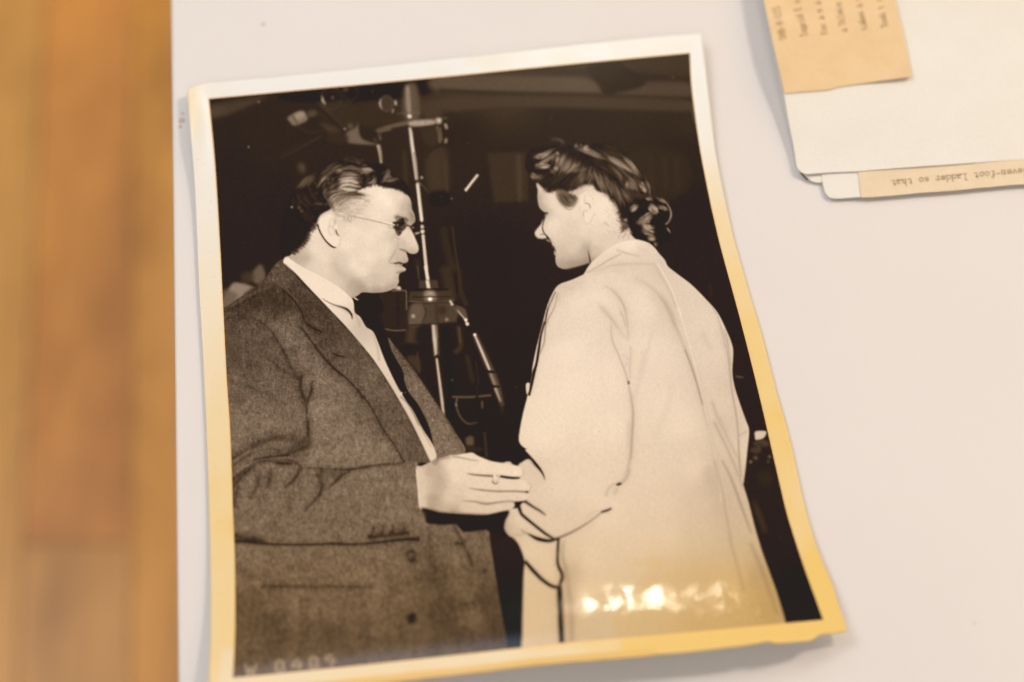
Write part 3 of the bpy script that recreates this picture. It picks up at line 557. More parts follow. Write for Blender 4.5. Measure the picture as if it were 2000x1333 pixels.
# ear
EAR = poly(A((556, 980), (560, 930), (590, 880), (640, 842), (690, 830), (740, 845), (775, 885), (790, 960), (800, 1060), (825, 1150), (830, 1220), (800, 1275), (760, 1290), (700, 1260), (640, 1190), (590, 1090)), .85, .7)
def ek(pts, w, v, blur=.8, al=.8): line(A(*pts), w, v, blur, al)
ek([(600, 900), (660, 850), (730, 860), (770, 920), (770, 980), (750, 1010), (740, 1060)], [2, 2, 2, 3, 3, 2, 1.5], .7, 1); ek([(700, 1000), (680, 1060), (690, 1110), (740, 1140)], 2.4, .74, 1.2)
ek([(725, 900), (700, 960), (690, 1010)], 2.4, .76, 1.2); ek([(740, 930), (765, 960), (750, 990)], 2.6, .66, 1); ek([(680, 1030), (720, 1020), (745, 1060)], 3, .74, 1.2, .6)
ek([(775, 1060), (785, 1100), (800, 1130), (818, 1148)], [1.5, 2.4, 1.6, 1], .12, .5, 1); ek([(750, 1060), (770, 1130)], 4, .76, 1.6); ek([(830, 1160), (835, 1230), (800, 1280)], 2, .74, 1.2)
ek([(540, 985), (550, 1040), (580, 1110), (630, 1190), (690, 1255), (740, 1290), (780, 1296)], [2.2, 2.6, 2.6, 2.4, 3, 3, 1], .1, .5, 1)
ek([(560, 900), (590, 860), (650, 830)], 1.4, .62, .8)
# spectacles, eye, brow
fk(Z, [(620, 370), (740, 400), (830, 440), (870, 520)], 3, .62, 1.4, .6)
for i in range(26): line(Z((rng.uniform(760, 880), rng.uniform(430, 560)), (rng.uniform(850, 930), rng.uniform(600, 720))), .8, rng.choice([.4, .5, .75]), .5, .35, FACE)
poly(Z((430, 610), (500, 580), (620, 620), (740, 650), (770, 720), (700, 720), (560, 680), (470, 720)), .42, 1.4, .75); line(Z((400, 615), (450, 592), (500, 575), (560, 600), (640, 612), (720, 642), (768, 690)), [.8, 2, 2.6, 1.6, 1.8, 2, 1.5], .22, .8, .85); fk(Z, [(400, 560), (480, 540), (560, 560)], 3, .62, 1.6)
poly(Z((500, 690), (560, 640), (640, 640), (670, 690), (690, 720), (740, 800), (710, 870), (670, 930), (620, 960), (590, 1030), (530, 1090), (500, 1090), (450, 1010), (420, 920), (390, 850), (370, 760), (430, 740)), .2, .7)
poly(Z((600, 640), (660, 650), (670, 750), (600, 820), (540, 760)), .12, .8); line(Z((480, 780), (500, 830)), 2, .62, .8); line(Z((690, 690), (720, 760), (690, 830)), [3, 3.5, 2], .46, 1); line(Z((580, 890), (620, 870), (680, 820)), 4, .4, 1.2, .8)
line(Z((470, 950), (500, 1040), (520, 1090)), 2, .5, .7); line(Z((560, 940), (560, 1000)), 2.4, .45, .8); line(Z((560, 730), (610, 700)), 2, .3, .8)
line(Z((425, 1030), (460, 1110), (510, 1160), (560, 1150)), [1, 1.2, 1.2, .6], .45, .5, .9); line(Z((440, 1060), (490, 1120), (550, 1130)), 1.4, .92, .5, .7)
line(Z((370, 750), (430, 740), (500, 745)), 3, .1, .8); line(Z((385, 800), (430, 815)), 2.4, .85, .6); line(Z((380, 860), (410, 880)), 3, .1, .7)
line(A((1000, 890), (1200, 935), (1400, 980), (1530, 1010)), [.6, 1, 1.2, 1.6], .36, .5, .9); line(A((1380, 962), (1460, 982), (1540, 1000)), [.8, 2, 2], .93, .5, .9)
line(A((1460, 1020), (1500, 1040), (1540, 1055)), 1.2, .42, .5, .8); line(A((1465, 1010), (1520, 1035)), 1, .92, .5, .8)
line(Z((730, 830), (760, 815), (790, 830), (840, 900), (900, 1030)), [2, 2.5, 2, 1, .5], .12, .6); disc(*Z((893, 875))[0], 2, .5, .8); disc(*Z((840, 840))[0], 1.4, .4, .8)
line(Z((880, 600), (930, 680), (850, 800)), 1.2, .7, .8, .5)

# ---- woman's head
FA2 = shape(C_((300, 600), (312, 680), (308, 760), (316, 830), (330, 880), (368, 925), (415, 945), (425, 955), (395, 985), (385, 1030), (372, 1090), (370, 1140), (398, 1205), (450, 1270), (485, 1330))
      + D((505, 380), (526, 430), (524, 480), (520, 530), (532, 590), (570, 628), (640, 640), (800, 602), (905, 570), (935, 578), (1000, 520), (1100, 430), (1230, 360), (1310, 330), (1430, 310), (1500, 300), (1560, 250), (1400, 120))
      + C_((1400, 1000), (1300, 850), (1180, 760), (1020, 650), (930, 590), (800, 560), (400, 560)), .65, n=5)
put(FA2, .82)
field(FA2, tone([(345, 700), (380, 800)], C_, .80)+tone([(325, 760), (325, 860)], C_, .70)+tone([(345, 860), (400, 920)], C_, .72)+tone([(450, 760), (470, 850)], C_, .83)+tone([(560, 900), (700, 950), (500, 1050)], C_, .83)
  + tone([(430, 1100)], C_, .83)+tone([(550, 1250), (700, 1100)], C_, .80)+tone([(850, 1150), (1000, 1150)], C_, .82)+tone([(1050, 850), (1100, 950)], C_, .855)+tone([(860, 800), (900, 1000)], C_, .85)+tone([(760, 690)], C_, .76)
  + tone([(1180, 950), (1150, 1100)], C_, .83)+tone([(550, 430), (600, 400)], D, .78)+tone([(600, 520), (560, 560)], D, .71)+tone([(700, 420), (760, 330)], D, .79)+tone([(850, 500), (880, 400)], D, .70)
  + tone([(700, 560), (820, 550)], D, .64)+tone([(620, 610)], D, .69)+tone([(560, 600)], D, .66)+tone([(890, 560)], D, .55)+tone([(950, 450), (980, 380)], D, .76)+tone([(1000, 300), (950, 300)], D, .81)
  + tone([(1100, 350), (1200, 300)], D, .80)+tone([(1300, 250), (1400, 270)], D, .79)+tone([(950, 540)], D, .66), sig=5, gain=1.28)
add_noise(FA2, .006, .8)
def wk(fr, pts, w, v, blur=.8, al=.8): line(fr(*pts), w, v, blur, al)
wk(C_, [(430, 950), (400, 985), (375, 1060), (362, 1120), (380, 1190), (430, 1245), (470, 1310)], [1.5, 2, 2, 2.4, 3, 3.5, 3], .13, .6, 1)
NOSE = poly(C_((375, 1022), (345, 1085), (295, 1145), (272, 1188), (290, 1232), (340, 1253), (395, 1250), (412, 1240), (380, 1195), (358, 1130)), .79, .6); wk(C_, [(335, 1210), (360, 1200), (378, 1215)], 2, .42, .8); wk(C_, [(280, 1210), (320, 1248), (390, 1250)], 2, .66, 1)
wk(C_, [(410, 955), (395, 990)], [3, 2], .62, .8); wk(C_, [(405, 945), (430, 950)], 2, .2, .6)
poly(C_((402, 1268), (430, 1262), (465, 1290), (440, 1295)), .5, .7); wk(D, [(475, 380), (485, 390)], 1.5, .5, .5); poly(D((505, 425), (522, 440), (520, 485), (502, 470)), .68, .7)
wk(C_, [(345, 850), (375, 860)], 2, .6, 1.5); wk(D, [(905, 420), (915, 480), (925, 540), (932, 575)], [1, 2.5, 2.6, 3], .14, .8, 1); wk(D, [(900, 380), (910, 450)], 3, .58, 2)
wk(D, [(935, 290), (925, 340), (905, 400)], 3, .68, 2, .6); wk(D, [(640, 640), (760, 612), (905, 572)], 3, .55, 1.5, .7); wk(D, [(450, 270), (500, 360), (520, 420)], 3, .66, 1.6, .6)
wk(D, [(540, 520), (580, 480), (640, 470)], 4, .74, 2.5, .5)
for p_, w_, v_, al_ in (([(560, 560), (640, 600), (760, 585), (890, 540)], [8, 12, 12, 10], .56, .5), ([(560, 420), (700, 500), (850, 480)], 18, .7, .4), ([(885, 330), (885, 430), (905, 520)], [8, 12, 10], .62, .5), ([(540, 300), (580, 400), (560, 500)], 9, .7, .4), ([(1000, 330), (1080, 300), (1200, 260)], 10, .76, .4)):
    line(D(*p_), w_, v_, 4.5, al_, FA2)
line(C_((330, 700), (322, 800), (345, 880), (400, 930)), [6, 7, 8, 5], .64, 2.6, .5, FA2); line(C_((420, 1000), (400, 1100), (430, 1200)), 7, .72, 3, .4, FA2)
for _ in range(46):
    x, y = rng.uniform(1060, 1240), rng.uniform(870, 1180); wk(C_, [(x, y), (x+rng.uniform(10, 60), y+rng.uniform(20, 70))], .8, .6, .5, .35)
# ear
poly(C_((800, 800), (820, 730), (880, 700), (940, 720), (985, 790), (1000, 880), (980, 960), (950, 1010), (930, 1050), (890, 1080), (850, 1050), (830, 950)), .845, 1.2, .9)
wk(C_, [(860, 835), (900, 840), (928, 870), (925, 900)], [1, 1.6, 1.8, 1], .42, .6, .9); wk(C_, [(870, 740), (862, 790), (865, 830)], 2, .72, 1); wk(C_, [(860, 920), (845, 960), (855, 1000)], 1.8, .6, .8); wk(C_, [(890, 720), (950, 760), (980, 850)], 1.6, .76, 1)
wk(C_, [(875, 915), (900, 935)], 1.6, .62, .8); wk(C_, [(850, 1020), (870, 1075), (920, 1068), (955, 1010), (985, 950)], 1.6, .7, .9); wk(C_, [(805, 860), (815, 960), (835, 1040)], 1.6, .76, 1.2)
# hair
HW = poly(C_((160, 420), (160, 300), (200, 220), (290, 175), (420, 165), (520, 140), (620, 150), (740, 125), (900, 125), (1080, 120), (1230, 175), (1360, 270), (1470, 410), (1550, 540), (1620, 630), (1642, 720), (1625, 785), (1500, 830), (1440, 900), (1400, 1000), (1390, 1100), (1330, 1120), (1280, 1010), (1262, 930), (1235, 850), (1180, 810), (1120, 730), (1010, 690), (950, 620), (860, 620), (760, 670), (660, 705), (590, 700), (520, 690), (430, 710), (350, 640), (300, 590), (240, 540), (190, 470)), .155, 1)
poly(C_((530, 690), (620, 700), (720, 740), (775, 790), (740, 850), (660, 888), (590, 850), (550, 780)), .33, 2.6, .9)
strands(C_((560, 700), (640, 720), (700, 750)), C_((620, 850), (700, 860), (780, 790)), 50, (.15, .7), al=(.3, .8))
strands(C_((540, 700), (580, 800), (660, 880)), C_((640, 700), (730, 760), (760, 810)), 60, (.14, .5), al=(.4, .9))
strands(C_((560, 230), (520, 330), (530, 450)), C_((700, 280), (640, 380), (570, 480)), 70, (.25, .72), al=(.35, .85), clump=7, seg=(.3, .9))
strands(C_((680, 290), (640, 400), (560, 500)), C_((860, 380), (800, 440), (700, 480)), 110, (.35, .76), al=(.35, .85), clump=9, seg=(.3, .9))
strands(C_((560, 480), (480, 560), (380, 640)), C_((820, 460), (700, 600), (640, 690)), 130, (.1, .3), al=(.4, .85), clump=9, seg=(.3, .9))
strands(C_((800, 420), (760, 550), (680, 690)), C_((900, 400), (860, 520), (780, 640)), 80, (.14, .62), al=(.35, .85), clump=8, seg=(.3, .9))
strands(C_((880, 400), (840, 520), (800, 610)), C_((990, 430), (950, 520), (900, 620)), 60, (.14, .55), al=(.35, .85), clump=6, seg=(.3, .9))
strands(C_((950, 440), (1000, 560), (1060, 690)), C_((1130, 480), (1160, 600), (1200, 760)), 120, (.12, .7), al=(.35, .85), clump=10, seg=(.3, .9))
strands(C_((1130, 520), (1190, 640), (1240, 830)), C_((1230, 620), (1290, 760), (1330, 900)), 100, (.12, .62), al=(.35, .85), clump=9, seg=(.3, .9))
strands(C_((1250, 620), (1330, 760), (1400, 880)), C_((1330, 640), (1420, 740), (1470, 800)), 60, (.1, .5), al=(.35, .85), clump=6, seg=(.3, .8))
strands(C_((740, 190), (950, 260), (1080, 330)), C_((820, 160), (950, 230), (1100, 310)), 60, (.3, .72), al=(.35, .85), clump=5, seg=(.3, .9))
strands(C_((700, 220), (880, 300), (1100, 460)), C_((840, 340), (960, 400), (1120, 520)), 60, (.08, .22), al=(.4, .8))
glow(C_((840, 175), (890, 160), (920, 190), (890, 210)), .76); glow(C_((745, 145), (775, 140), (785, 165), (760, 175)), .6); disc(*C_((820, 148))[0], 1.6, .5, .6)
strands(C_((1060, 230), (1200, 250), (1350, 330)), C_((1050, 150), (1200, 190), (1340, 300)), 60, (.14, .34), al=(.35, .8), clump=6)
strands(C_((1130, 290), (1260, 370), (1420, 480)), C_((1180, 280), (1320, 370), (1470, 490)), 70, (.4, .78), al=(.4, .85), clump=4, seg=(.3, .9))
strands(C_((1310, 300), (1400, 370), (1480, 470)), C_((1340, 290), (1430, 390), (1540, 560)), 60, (.4, .72), al=(.4, .85), clump=4, seg=(.3, .9))
strands(C_((1140, 380), (1250, 480), (1330, 600)), C_((1190, 380), (1290, 500), (1340, 560)), 30, (.3, .6), al=(.3, .8), seg=(.3, .8))
strands(C_((1330, 560), (1380, 640), (1420, 700)), C_((1430, 520), (1500, 600), (1540, 700)), 90, (.2, .66), al=(.35, .85), clump=8, seg=(.2, .7))
glow(C_((1350, 590), (1390, 600), (1400, 660), (1360, 640)), .74); glow(C_((1510, 590), (1555, 600), (1590, 660), (1585, 710), (1545, 680)), .78)
strands(C_((1560, 560), (1610, 630), (1635, 730)), C_((1590, 570), (1630, 650), (1630, 760)), 26, (.3, .55), al=(.4, .8), seg=(.4, .9))
strands(C_((1400, 740), (1500, 780), (1620, 770)), C_((1380, 650), (1500, 720), (1640, 700)), 60, (.1, .3), al=(.4, .8))
# hair wandering over the skin edge
for _ in range(110):
    t = rng.random(); p = spline(C_((340, 640), (430, 705), (520, 690), (590, 700), (660, 705), (760, 672), (860, 625), (950, 625), (1010, 690), (1120, 735), (1180, 812), (1235, 850)), False, 10); c = p[int(t*(len(p)-1))]
    g = rng.normal(1.9, .4); l = rng.uniform(1, 8)
    line([(c[0]-6*np.cos(g), c[1]-6*np.sin(g)), (c[0]+l*np.cos(g), c[1]+l*np.sin(g))], [.6, 1.8, .2], rng.uniform(.25, .65), 1., rng.uniform(.2, .6), n=2)
# front curl
strands(C_((260, 280), (350, 260), (480, 190)), C_((300, 310), (400, 270), (510, 210)), 50, (.4, .7), al=(.4, .9), clump=4, seg=(.3, .8))
glow(C_((300, 265), (360, 250), (420, 262), (360, 295), (315, 290)), .78); glow(C_((270, 390), (350, 370), (440, 385), (430, 415), (340, 420)), .78)
strands(C_((290, 400), (400, 330), (520, 240)), C_((330, 370), (430, 320), (540, 250)), 40, (.35, .66), al=(.4, .9), clump=4, seg=(.3, .8))
glow(C_((520, 290), (560, 280), (560, 330), (530, 340)), .62); glow(C_((505, 410), (550, 400), (545, 450), (510, 460)), .68); disc(*C_((540, 245))[0], 3, .6, 1.2)
strands(C_((220, 500), (300, 520), (370, 490)), C_((240, 540), (320, 560), (400, 500)), 36, (.2, .66), al=(.4, .9)); glow(C_((220, 495), (270, 490), (290, 520), (240, 525)), .62)
strands(C_((440, 450), (480, 480), (500, 500)), C_((460, 420), (490, 460), (510, 490)), 12, (.4, .7)); strands(C_((180, 320), (230, 400), (250, 470)), C_((250, 330), (280, 380), (280, 450)), 30, (.08, .2))
strands(C_((440, 90), (530, 70), (600, 110), (590, 180)), C_((460, 110), (540, 90), (610, 130), (600, 200)), 16, (.24, .42), al=(.3, .7))
strands(C_((420, 560), (640, 380), (760, 250), (1000, 260)), C_((700, 690), (900, 560), (1100, 520), (1250, 620)), 60, (.12, .5), w=(.5, 1.1), al=(.2, .6), clump=12, seg=(.06, .2))
strands(C_((1050, 160), (1300, 300), (1500, 520), (1600, 740)), C_((900, 330), (1150, 480), (1300, 640), (1400, 800)), 120, (.12, .62), w=(.6, 1.2), al=(.25, .65), clump=12, seg=(.12, .4))
# nape wisps
for _ in range(90):
    t = rng.random(); p = spline(C_((1180, 790), (1240, 880), (1270, 960), (1300, 1060), (1330, 1120), (1290, 1180)), False, 10); c = p[int(t*(len(p)-1))]
    line([(c[0]+3, c[1]), (c[0]-rng.uniform(0, 7), c[1]+rng.uniform(-3, 8))], [2., .4], rng.uniform(.2, .5), .8, .6, n=2)
strands(C_((1270, 1010), (1340, 1060), (1400, 1070)), C_((1280, 1180), (1350, 1150), (1420, 1130)), 50, (.12, .6), al=(.4, .85))
glow(C_((1310, 1015), (1370, 1035), (1350, 1060)), .62)
for x0 in (1360, 1300, 1420): wk(C_, [(x0, 1170), (x0-30, 1220), (x0-40, 1260)], .9, .5, .5, .6)
# bun (crop R)
BUN = poly(R((330, 300), (430, 180), (560, 100), (700, 70), (850, 90), (980, 130), (1100, 230), (1155, 340), (1160, 450), (1110, 560), (1040, 620), (1100, 690), (1140, 780), (1140, 900), (1060, 1000), (950, 1050), (860, 1090), (820, 1080), (720, 1000), (560, 960), (430, 900), (330, 790), (300, 680), (280, 560), (300, 420)), .125, .9)
def bh(pts, v=.78, ang=None): glow(R(*pts), v, ang, w=(.8, 1.9))
bh([(330, 270), (400, 225), (490, 220), (450, 290), (370, 350), (330, 330)]); bh([(630, 90), (700, 72), (770, 100), (760, 125), (660, 110)], .72)
bh([(720, 190), (780, 200), (860, 290), (880, 340), (840, 390), (780, 410), (720, 340), (690, 300)], .76, .9); bh([(860, 230), (950, 240), (1040, 270), (1090, 320), (1060, 330), (930, 285)], .74)
bh([(640, 400), (720, 400), (740, 440), (660, 490), (630, 560), (640, 600), (560, 610), (430, 570), (540, 520), (580, 450)], .78, -.6)
bh([(560, 640), (640, 610), (720, 640), (700, 700), (800, 760), (750, 810), (660, 810), (600, 720)], .8, .15); bh([(690, 840), (770, 830), (830, 880), (780, 940), (700, 930)], .74, -.1); bh([(800, 980), (860, 970), (870, 1040), (830, 1060)], .62)
strands(R((830, 100), (960, 150), (1010, 200)), R((900, 90), (990, 130), (1060, 200)), 26, (.35, .66), al=(.4, .8))
line(R((930, 105), (1050, 190), (1120, 300), (1140, 420), (1100, 540), (1030, 610)), [1, 1.6, 2.4, 3, 2, 2.4], .6, .6); line(R((1050, 670), (1090, 720), (1125, 780)), [1, 3, 1], .6, .6); line(R((300, 680), (320, 740), (365, 785)), [1.5, 2.4, 1], .62, .6)
line(R((1130, 900), (1060, 970), (960, 1040)), 1, .25, .8)
strands(R((560, 540), (640, 560), (720, 590)), R((640, 800), (720, 790), (800, 760)), 50, (.2, .85), w=(.6, 1.2), al=(.3, .7), seg=(.2, .6)); strands(R((700, 250), (780, 300), (860, 380)), R((760, 200), (830, 260), (880, 320)), 30, (.3, .85), al=(.3, .6))
strands(R((500, 160), (600, 130), (750, 160)), R((480, 240), (600, 220), (700, 250)), 26, (.08, .22)); strands(R((640, 830), (740, 850), (840, 870)), R((660, 930), (740, 930), (820, 930)), 26, (.15, .7), al=(.3, .7))

# ---- her pale coat
COAT = shape(D((855, 705), (900, 630), (940, 575), (1000, 520), (1100, 430), (1230, 355), (1310, 322), (1430, 303), (1500, 300), (1620, 338), (1690, 395), (1740, 460), (1810, 540), (1845, 612), (1920, 675), (2000, 735))
     + M((420, 160), (490, 230), (560, 310), (610, 410), (638, 480), (645, 530), (640, 630), (652, 710), (680, 800), (712, 890), (731, 950), (722, 1050), (712, 1150), (700, 1238))
     + O((885, 175), (920, 290), (960, 450), (1010, 620), (1060, 760), (1120, 930), (1175, 1120), (1195, 1230), (600, 1420), (0, 1500))
     + N((400, 1500), (168, 1480), (170, 1200), (174, 1000), (180, 800), (186, 722), (150, 620), (110, 572), (60, 545), (48, 490), (78, 398), (140, 372), (110, 330), (130, 140), (145, 100), (210, 62), (250, 105), (290, 150), (316, 200), (312, 160), (285, 110), (240, 55), (190, 0))
     + L((200, 1262), (158, 1228), (148, 1180), (170, 1050), (200, 930), (215, 860), (232, 790), (236, 730), (262, 600), (300, 450), (330, 335), (370, 240), (410, 190), (490, 160), (560, 128)), .65, n=5)
put(COAT, .83)
field(COAT, tone([(1300, 380), (1400, 360)], D, .855)+tone([(1600, 450), (1500, 520)], D, .80)+tone([(1750, 520), (1850, 680)], D, .78)+tone([(1000, 560), (950, 640)], D, .82)+tone([(1300, 620), (1500, 620)], D, .785)+tone([(1700, 640)], D, .77)
  + tone([(600, 820), (760, 780)], D, .77)+tone([(1000, 760), (1300, 760)], D, .81)+tone([(800, 1000), (1000, 950)], D, .835)+tone([(1500, 1000), (1600, 1100)], D, .83)+tone([(1700, 1000), (1800, 1150)], D, .78)
  + tone([(330, 450), (400, 500)], L, .81)+tone([(450, 600), (500, 850), (400, 1000), (300, 1150)], L, .85)+tone([(700, 800), (700, 1100)], L, .845)+tone([(930, 850), (950, 650)], L, .825)+tone([(800, 450)], L, .81)
  + tone([(380, 200), (450, 250)], M, .79)+tone([(500, 350), (540, 500)], M, .80)+tone([(300, 250), (340, 400)], M, .79)+tone([(200, 500), (260, 800), (350, 900)], M, .83)+tone([(480, 700), (560, 800)], M, .79)+tone([(620, 450)], M, .78)
  + tone([(600, 700), (640, 900)], M, .77)+tone([(690, 1050)], M, .80)+tone([(420, 1150), (200, 1150)], M, .81)+tone([(600, 1150)], M, .76)+tone([(540, 1250)], M, .75)
  + tone([(400, 200), (600, 200), (700, 400)], N, .82)+tone([(230, 180), (200, 240)], N, .79)+tone([(330, 480), (450, 450)], N, .79)+tone([(120, 450)], N, .82)+tone([(65, 500)], N, .72)+tone([(260, 520), (250, 640), (330, 780)], N, .80)
  + tone([(270, 900), (250, 1100)], N, .78)+tone([(600, 700), (600, 900)], N, .81)+tone([(460, 800), (460, 1000)], N, .72)+tone([(650, 1150), (900, 1150)], N, .76)
  + tone([(300, 300), (200, 500), (350, 500)], O, .80)+tone([(600, 300), (550, 500)], O, .77)+tone([(720, 300), (700, 150)], O, .73)+tone([(850, 350), (850, 550)], O, .74)+tone([(700, 700), (800, 850), (600, 800)], O, .76)
  + tone([(1000, 800), (1080, 1000)], O, .70)+tone([(600, 1050), (800, 1050)], O, .74), sig=12, gain=1.12)
add_noise(COAT, .007, .7); add_noise(COAT, .002, .8, aniso=7)
def ck(fr, pts, w, v, blur=.8, al=.8):
    if v < .745: line(fr(*pts), np.atleast_1d(w)*2+8, .72, 5, .32*al, COAT)
    line(fr(*pts), np.atleast_1d(w)*(1.25 if v < .2 else 1), v-.02 if v < .8 else v, blur+.1, al if v < .8 else al*.55, COAT)
ck(D, [(1235, 415), (1350, 455), (1520, 497)], [1.5, 2.5, 1.5], .68, 1); ck(D, [(880, 690), (1050, 600), (1180, 520), (1310, 460)], [1.5, 2, 2, 1], .62, .9); ck(D, [(1500, 400), (1640, 450)], 5, .76, 3, .6)
ck(D, [(900, 690), (1050, 650), (1200, 600), (1400, 585), (1700, 585)], [1, 2, 3, 3, 2], .70, 1.5, .7); ck(D, [(960, 720), (1150, 665), (1300, 680)], 3, .75, 2, .6)
ck(D, [(1090, 845), (1180, 890), (1270, 980), (1340, 1100), (1370, 1170)], [1, 2, 2.4, 2.4, 1.5], .70, 1.4, .8); ck(D, [(1010, 1040), (1100, 1150), (1200, 1260), (1250, 1333)], [1, 3, 3, 2], .72, 1.8, .8)
ck(D, [(1280, 1140), (1320, 1220), (1350, 1333)], 1.5, .64, .9); ck(D, [(1720, 585), (1800, 720), (1900, 900), (1960, 1060), (2010, 1200)], [1.5, 2, 2, 2, 2], .92, .9, .9)
ck(D, [(1700, 600), (1780, 740), (1880, 920), (1950, 1100)], 4, .72, 2, .7); ck(D, [(1760, 960), (1830, 1060), (1900, 1200), (1930, 1320)], [3, 6, 6, 5], .68, 2.4, .8)
ck(L, [(385, 235), (365, 280), (335, 350), (315, 450)], [1, 1.5, 2, 2.5], .16, .7, 1); ck(L, [(315, 430), (290, 520), (275, 620), (262, 700), (245, 760), (225, 840), (205, 910)], [3, 3, 4, 3.6, 5, 6, 7], .12, .6, 1)
ck(L, [(400, 240), (380, 330), (330, 430), (318, 480), (312, 560), (285, 640)], [1, 1.2, 1.5, 2, 1.8, 1], .42, .7, .8); ck(L, [(360, 260), (340, 340)], 3, .7, 2); ck(L, [(400, 210), (440, 205), (500, 215)], 2, .72, 1.6, .6); ck(L, [(415, 240), (400, 300)], 3, .74, 2, .6)
poly(L((193, 838), (216, 832), (212, 880), (198, 905)), .8, .6)
ck(L, [(690, 330), (740, 400), (790, 470), (840, 540)], [1, 2, 2, 1], .7, 1.4, .7); ck(L, [(745, 450), (755, 550), (800, 660), (835, 750), (862, 840)], [1, 1.6, 1.6, 1.6, 2], .62, .9, .8)
ck(L, [(760, 220), (820, 310), (850, 420), (860, 550)], [1, 2, 2, 1], .66, 1, .8); ck(L, [(875, 590), (872, 700), (868, 800)], 1.2, .68, .9); disc(*L((861, 828))[0], 2.4, .42, .9, ry=4); ck(L, [(820, 640), (860, 680), (830, 730)], 1.2, .7, 1, .6)
ck(L, [(862, 850), (880, 950), (890, 1050), (882, 1200), (875, 1333)], [2, 2, 2.4, 3, 2], .62, 1.2, .85); ck(L, [(870, 1080), (862, 1250)], 7, .76, 3, .6); ck(L, [(960, 620), (930, 800), (900, 930)], 6, .77, 4, .6)
ck(M, [(110, 120), (210, 180), (280, 270), (330, 380), (370, 470), (420, 600), (460, 720), (490, 850), (520, 960), (545, 1080), (575, 1300)], [1, 3, 5, 6, 4, 4, 3, 4, 3, 3, 3], .69, 2, .75)
ck(M, [(235, 45), (290, 140), (335, 250), (375, 370), (410, 490), (440, 600), (470, 730), (500, 870), (530, 1000), (560, 1150), (580, 1333)], 1.6, .9, .8, .9); ck(M, [(385, 510), (425, 620), (455, 720), (480, 810)], 2, .52, 1, .8)
ck(M, [(500, 230), (560, 330), (590, 430), (600, 500)], [2, 2, 2, 1], .6, 1.2, .8); ck(M, [(480, 410), (500, 470), (530, 510)], 3, .74, 2, .6); ck(M, [(600, 400), (620, 500), (632, 600)], 2, .6, 1.2, .8); ck(M, [(510, 260), (570, 350), (610, 420)], 3, .88, 1.5, .5)
ck(M, [(605, 480), (625, 600), (640, 740), (660, 850), (672, 960), (680, 1120), (690, 1200)], [1, 2, 2, 2, 2, 3, 2], .56, 1.1, .85); ck(M, [(675, 978), (720, 955)], 2, .66, 1); ck(M, [(530, 790), (570, 900), (620, 1000), (670, 1100)], 3, .66, 1.8, .8)
ck(M, [(540, 900), (600, 1020), (650, 1130), (700, 1260)], 3, .62, 1.8, .8); ck(M, [(570, 870), (610, 960)], 2, .68, 1.4, .7); ck(M, [(210, 400), (180, 520), (150, 640)], 6, .78, 3.5, .6); ck(M, [(320, 700), (280, 850), (220, 1000)], 8, .785, 5, .5)
ck(M, [(95, 750), (102, 850), (98, 950), (90, 1080), (60, 1200), (20, 1240)], [1, 2, 3, 3, 2, 2], .64, 1.4, .8)
disc(*N((798, 222))[0], 6, .12, .8, ry=2.6, rot=-.25); ck(N, [(715, 300), (730, 250), (775, 215)], 2, .66, 1.4, .8); ck(N, [(870, 120), (850, 180), (820, 215)], 2, .6, 1.2, .8); ck(N, [(790, 240), (770, 290)], 2, .7, 1.5, .7)
ck(N, [(680, 405), (715, 395), (750, 380)], [2.5, 3.4, 2.2], .12, .6, 1); ck(N, [(400, 575), (500, 530), (600, 470), (690, 402)], [4.5, 3, 2, 1.5], .42, .8, .95); ck(N, [(580, 440), (660, 390)], 4, .74, 2.5, .6)
ck(N, [(205, 545), (270, 578), (345, 590), (400, 575)], [2, 6, 5.4, 4], .11, .8, 1); ck(N, [(160, 520), (210, 550)], 2.4, .5, 1.1, .9); ck(N, [(110, 555), (190, 545)], 1.8, .62, 1)
ck(N, [(148, 372), (158, 405), (175, 428), (250, 490), (320, 545), (372, 575)], [5, 4.4, 4.4, 4, 4, 2.4], .12, .8, 1); ck(N, [(180, 330), (240, 370), (290, 400), (320, 425)], [5, 4, 3.4, 1.5], .2, 1, .95)
poly(N((108, 340), (185, 325), (195, 333), (165, 348), (150, 375), (112, 376)), .12, .7)
ck(N, [(320, 240), (340, 300)], 10, .8, 6, .5); ck(N, [(405, 570), (400, 650), (400, 740), (425, 800), (430, 830), (410, 885)], [3.4, 4, 4.4, 5.4, 6.5, 4], .12, .9, 1)
ck(N, [(410, 885), (415, 1000), (420, 1120), (427, 1270), (430, 1330)], [8, 8.5, 8.5, 8, 8], .11, 1, 1); ck(N, [(186, 722), (240, 785), (300, 845), (360, 885), (412, 895)], [5, 6, 5.4, 5, 4.5], .12, .8, 1)
ck(N, [(435, 590), (430, 700), (450, 770), (470, 900), (490, 1080), (492, 1300)], [3, 5, 6, 5, 7, 7], .58, 2.4, .75); ck(N, [(460, 800), (465, 1000), (470, 1270)], 9, .68, 4, .6); ck(N, [(540, 660), (530, 780)], 9, .77, 5, .5)
ck(N, [(80, 400), (55, 480), (70, 540)], 5, .66, 3, .6); ck(N, [(100, 410), (110, 470), (150, 520)], 4, .74, 2.4, .6)
ck(N, [(210, 65), (270, 130), (312, 195)], 2, .66, 1.2, .7); ck(N, [(330, 640), (430, 700)], 6, .76, 4, .4)
ck(O, [(690, 0), (740, 200), (770, 380), (800, 560), (850, 750), (890, 900)], [3, 3, 4, 4, 3, 4], .64, 1.8, .7); ck(O, [(650, 50), (690, 250)], 12, .72, 6, .6); ck(O, [(710, 30), (760, 220), (790, 400)], 2.4, .8, 1.4, .5)
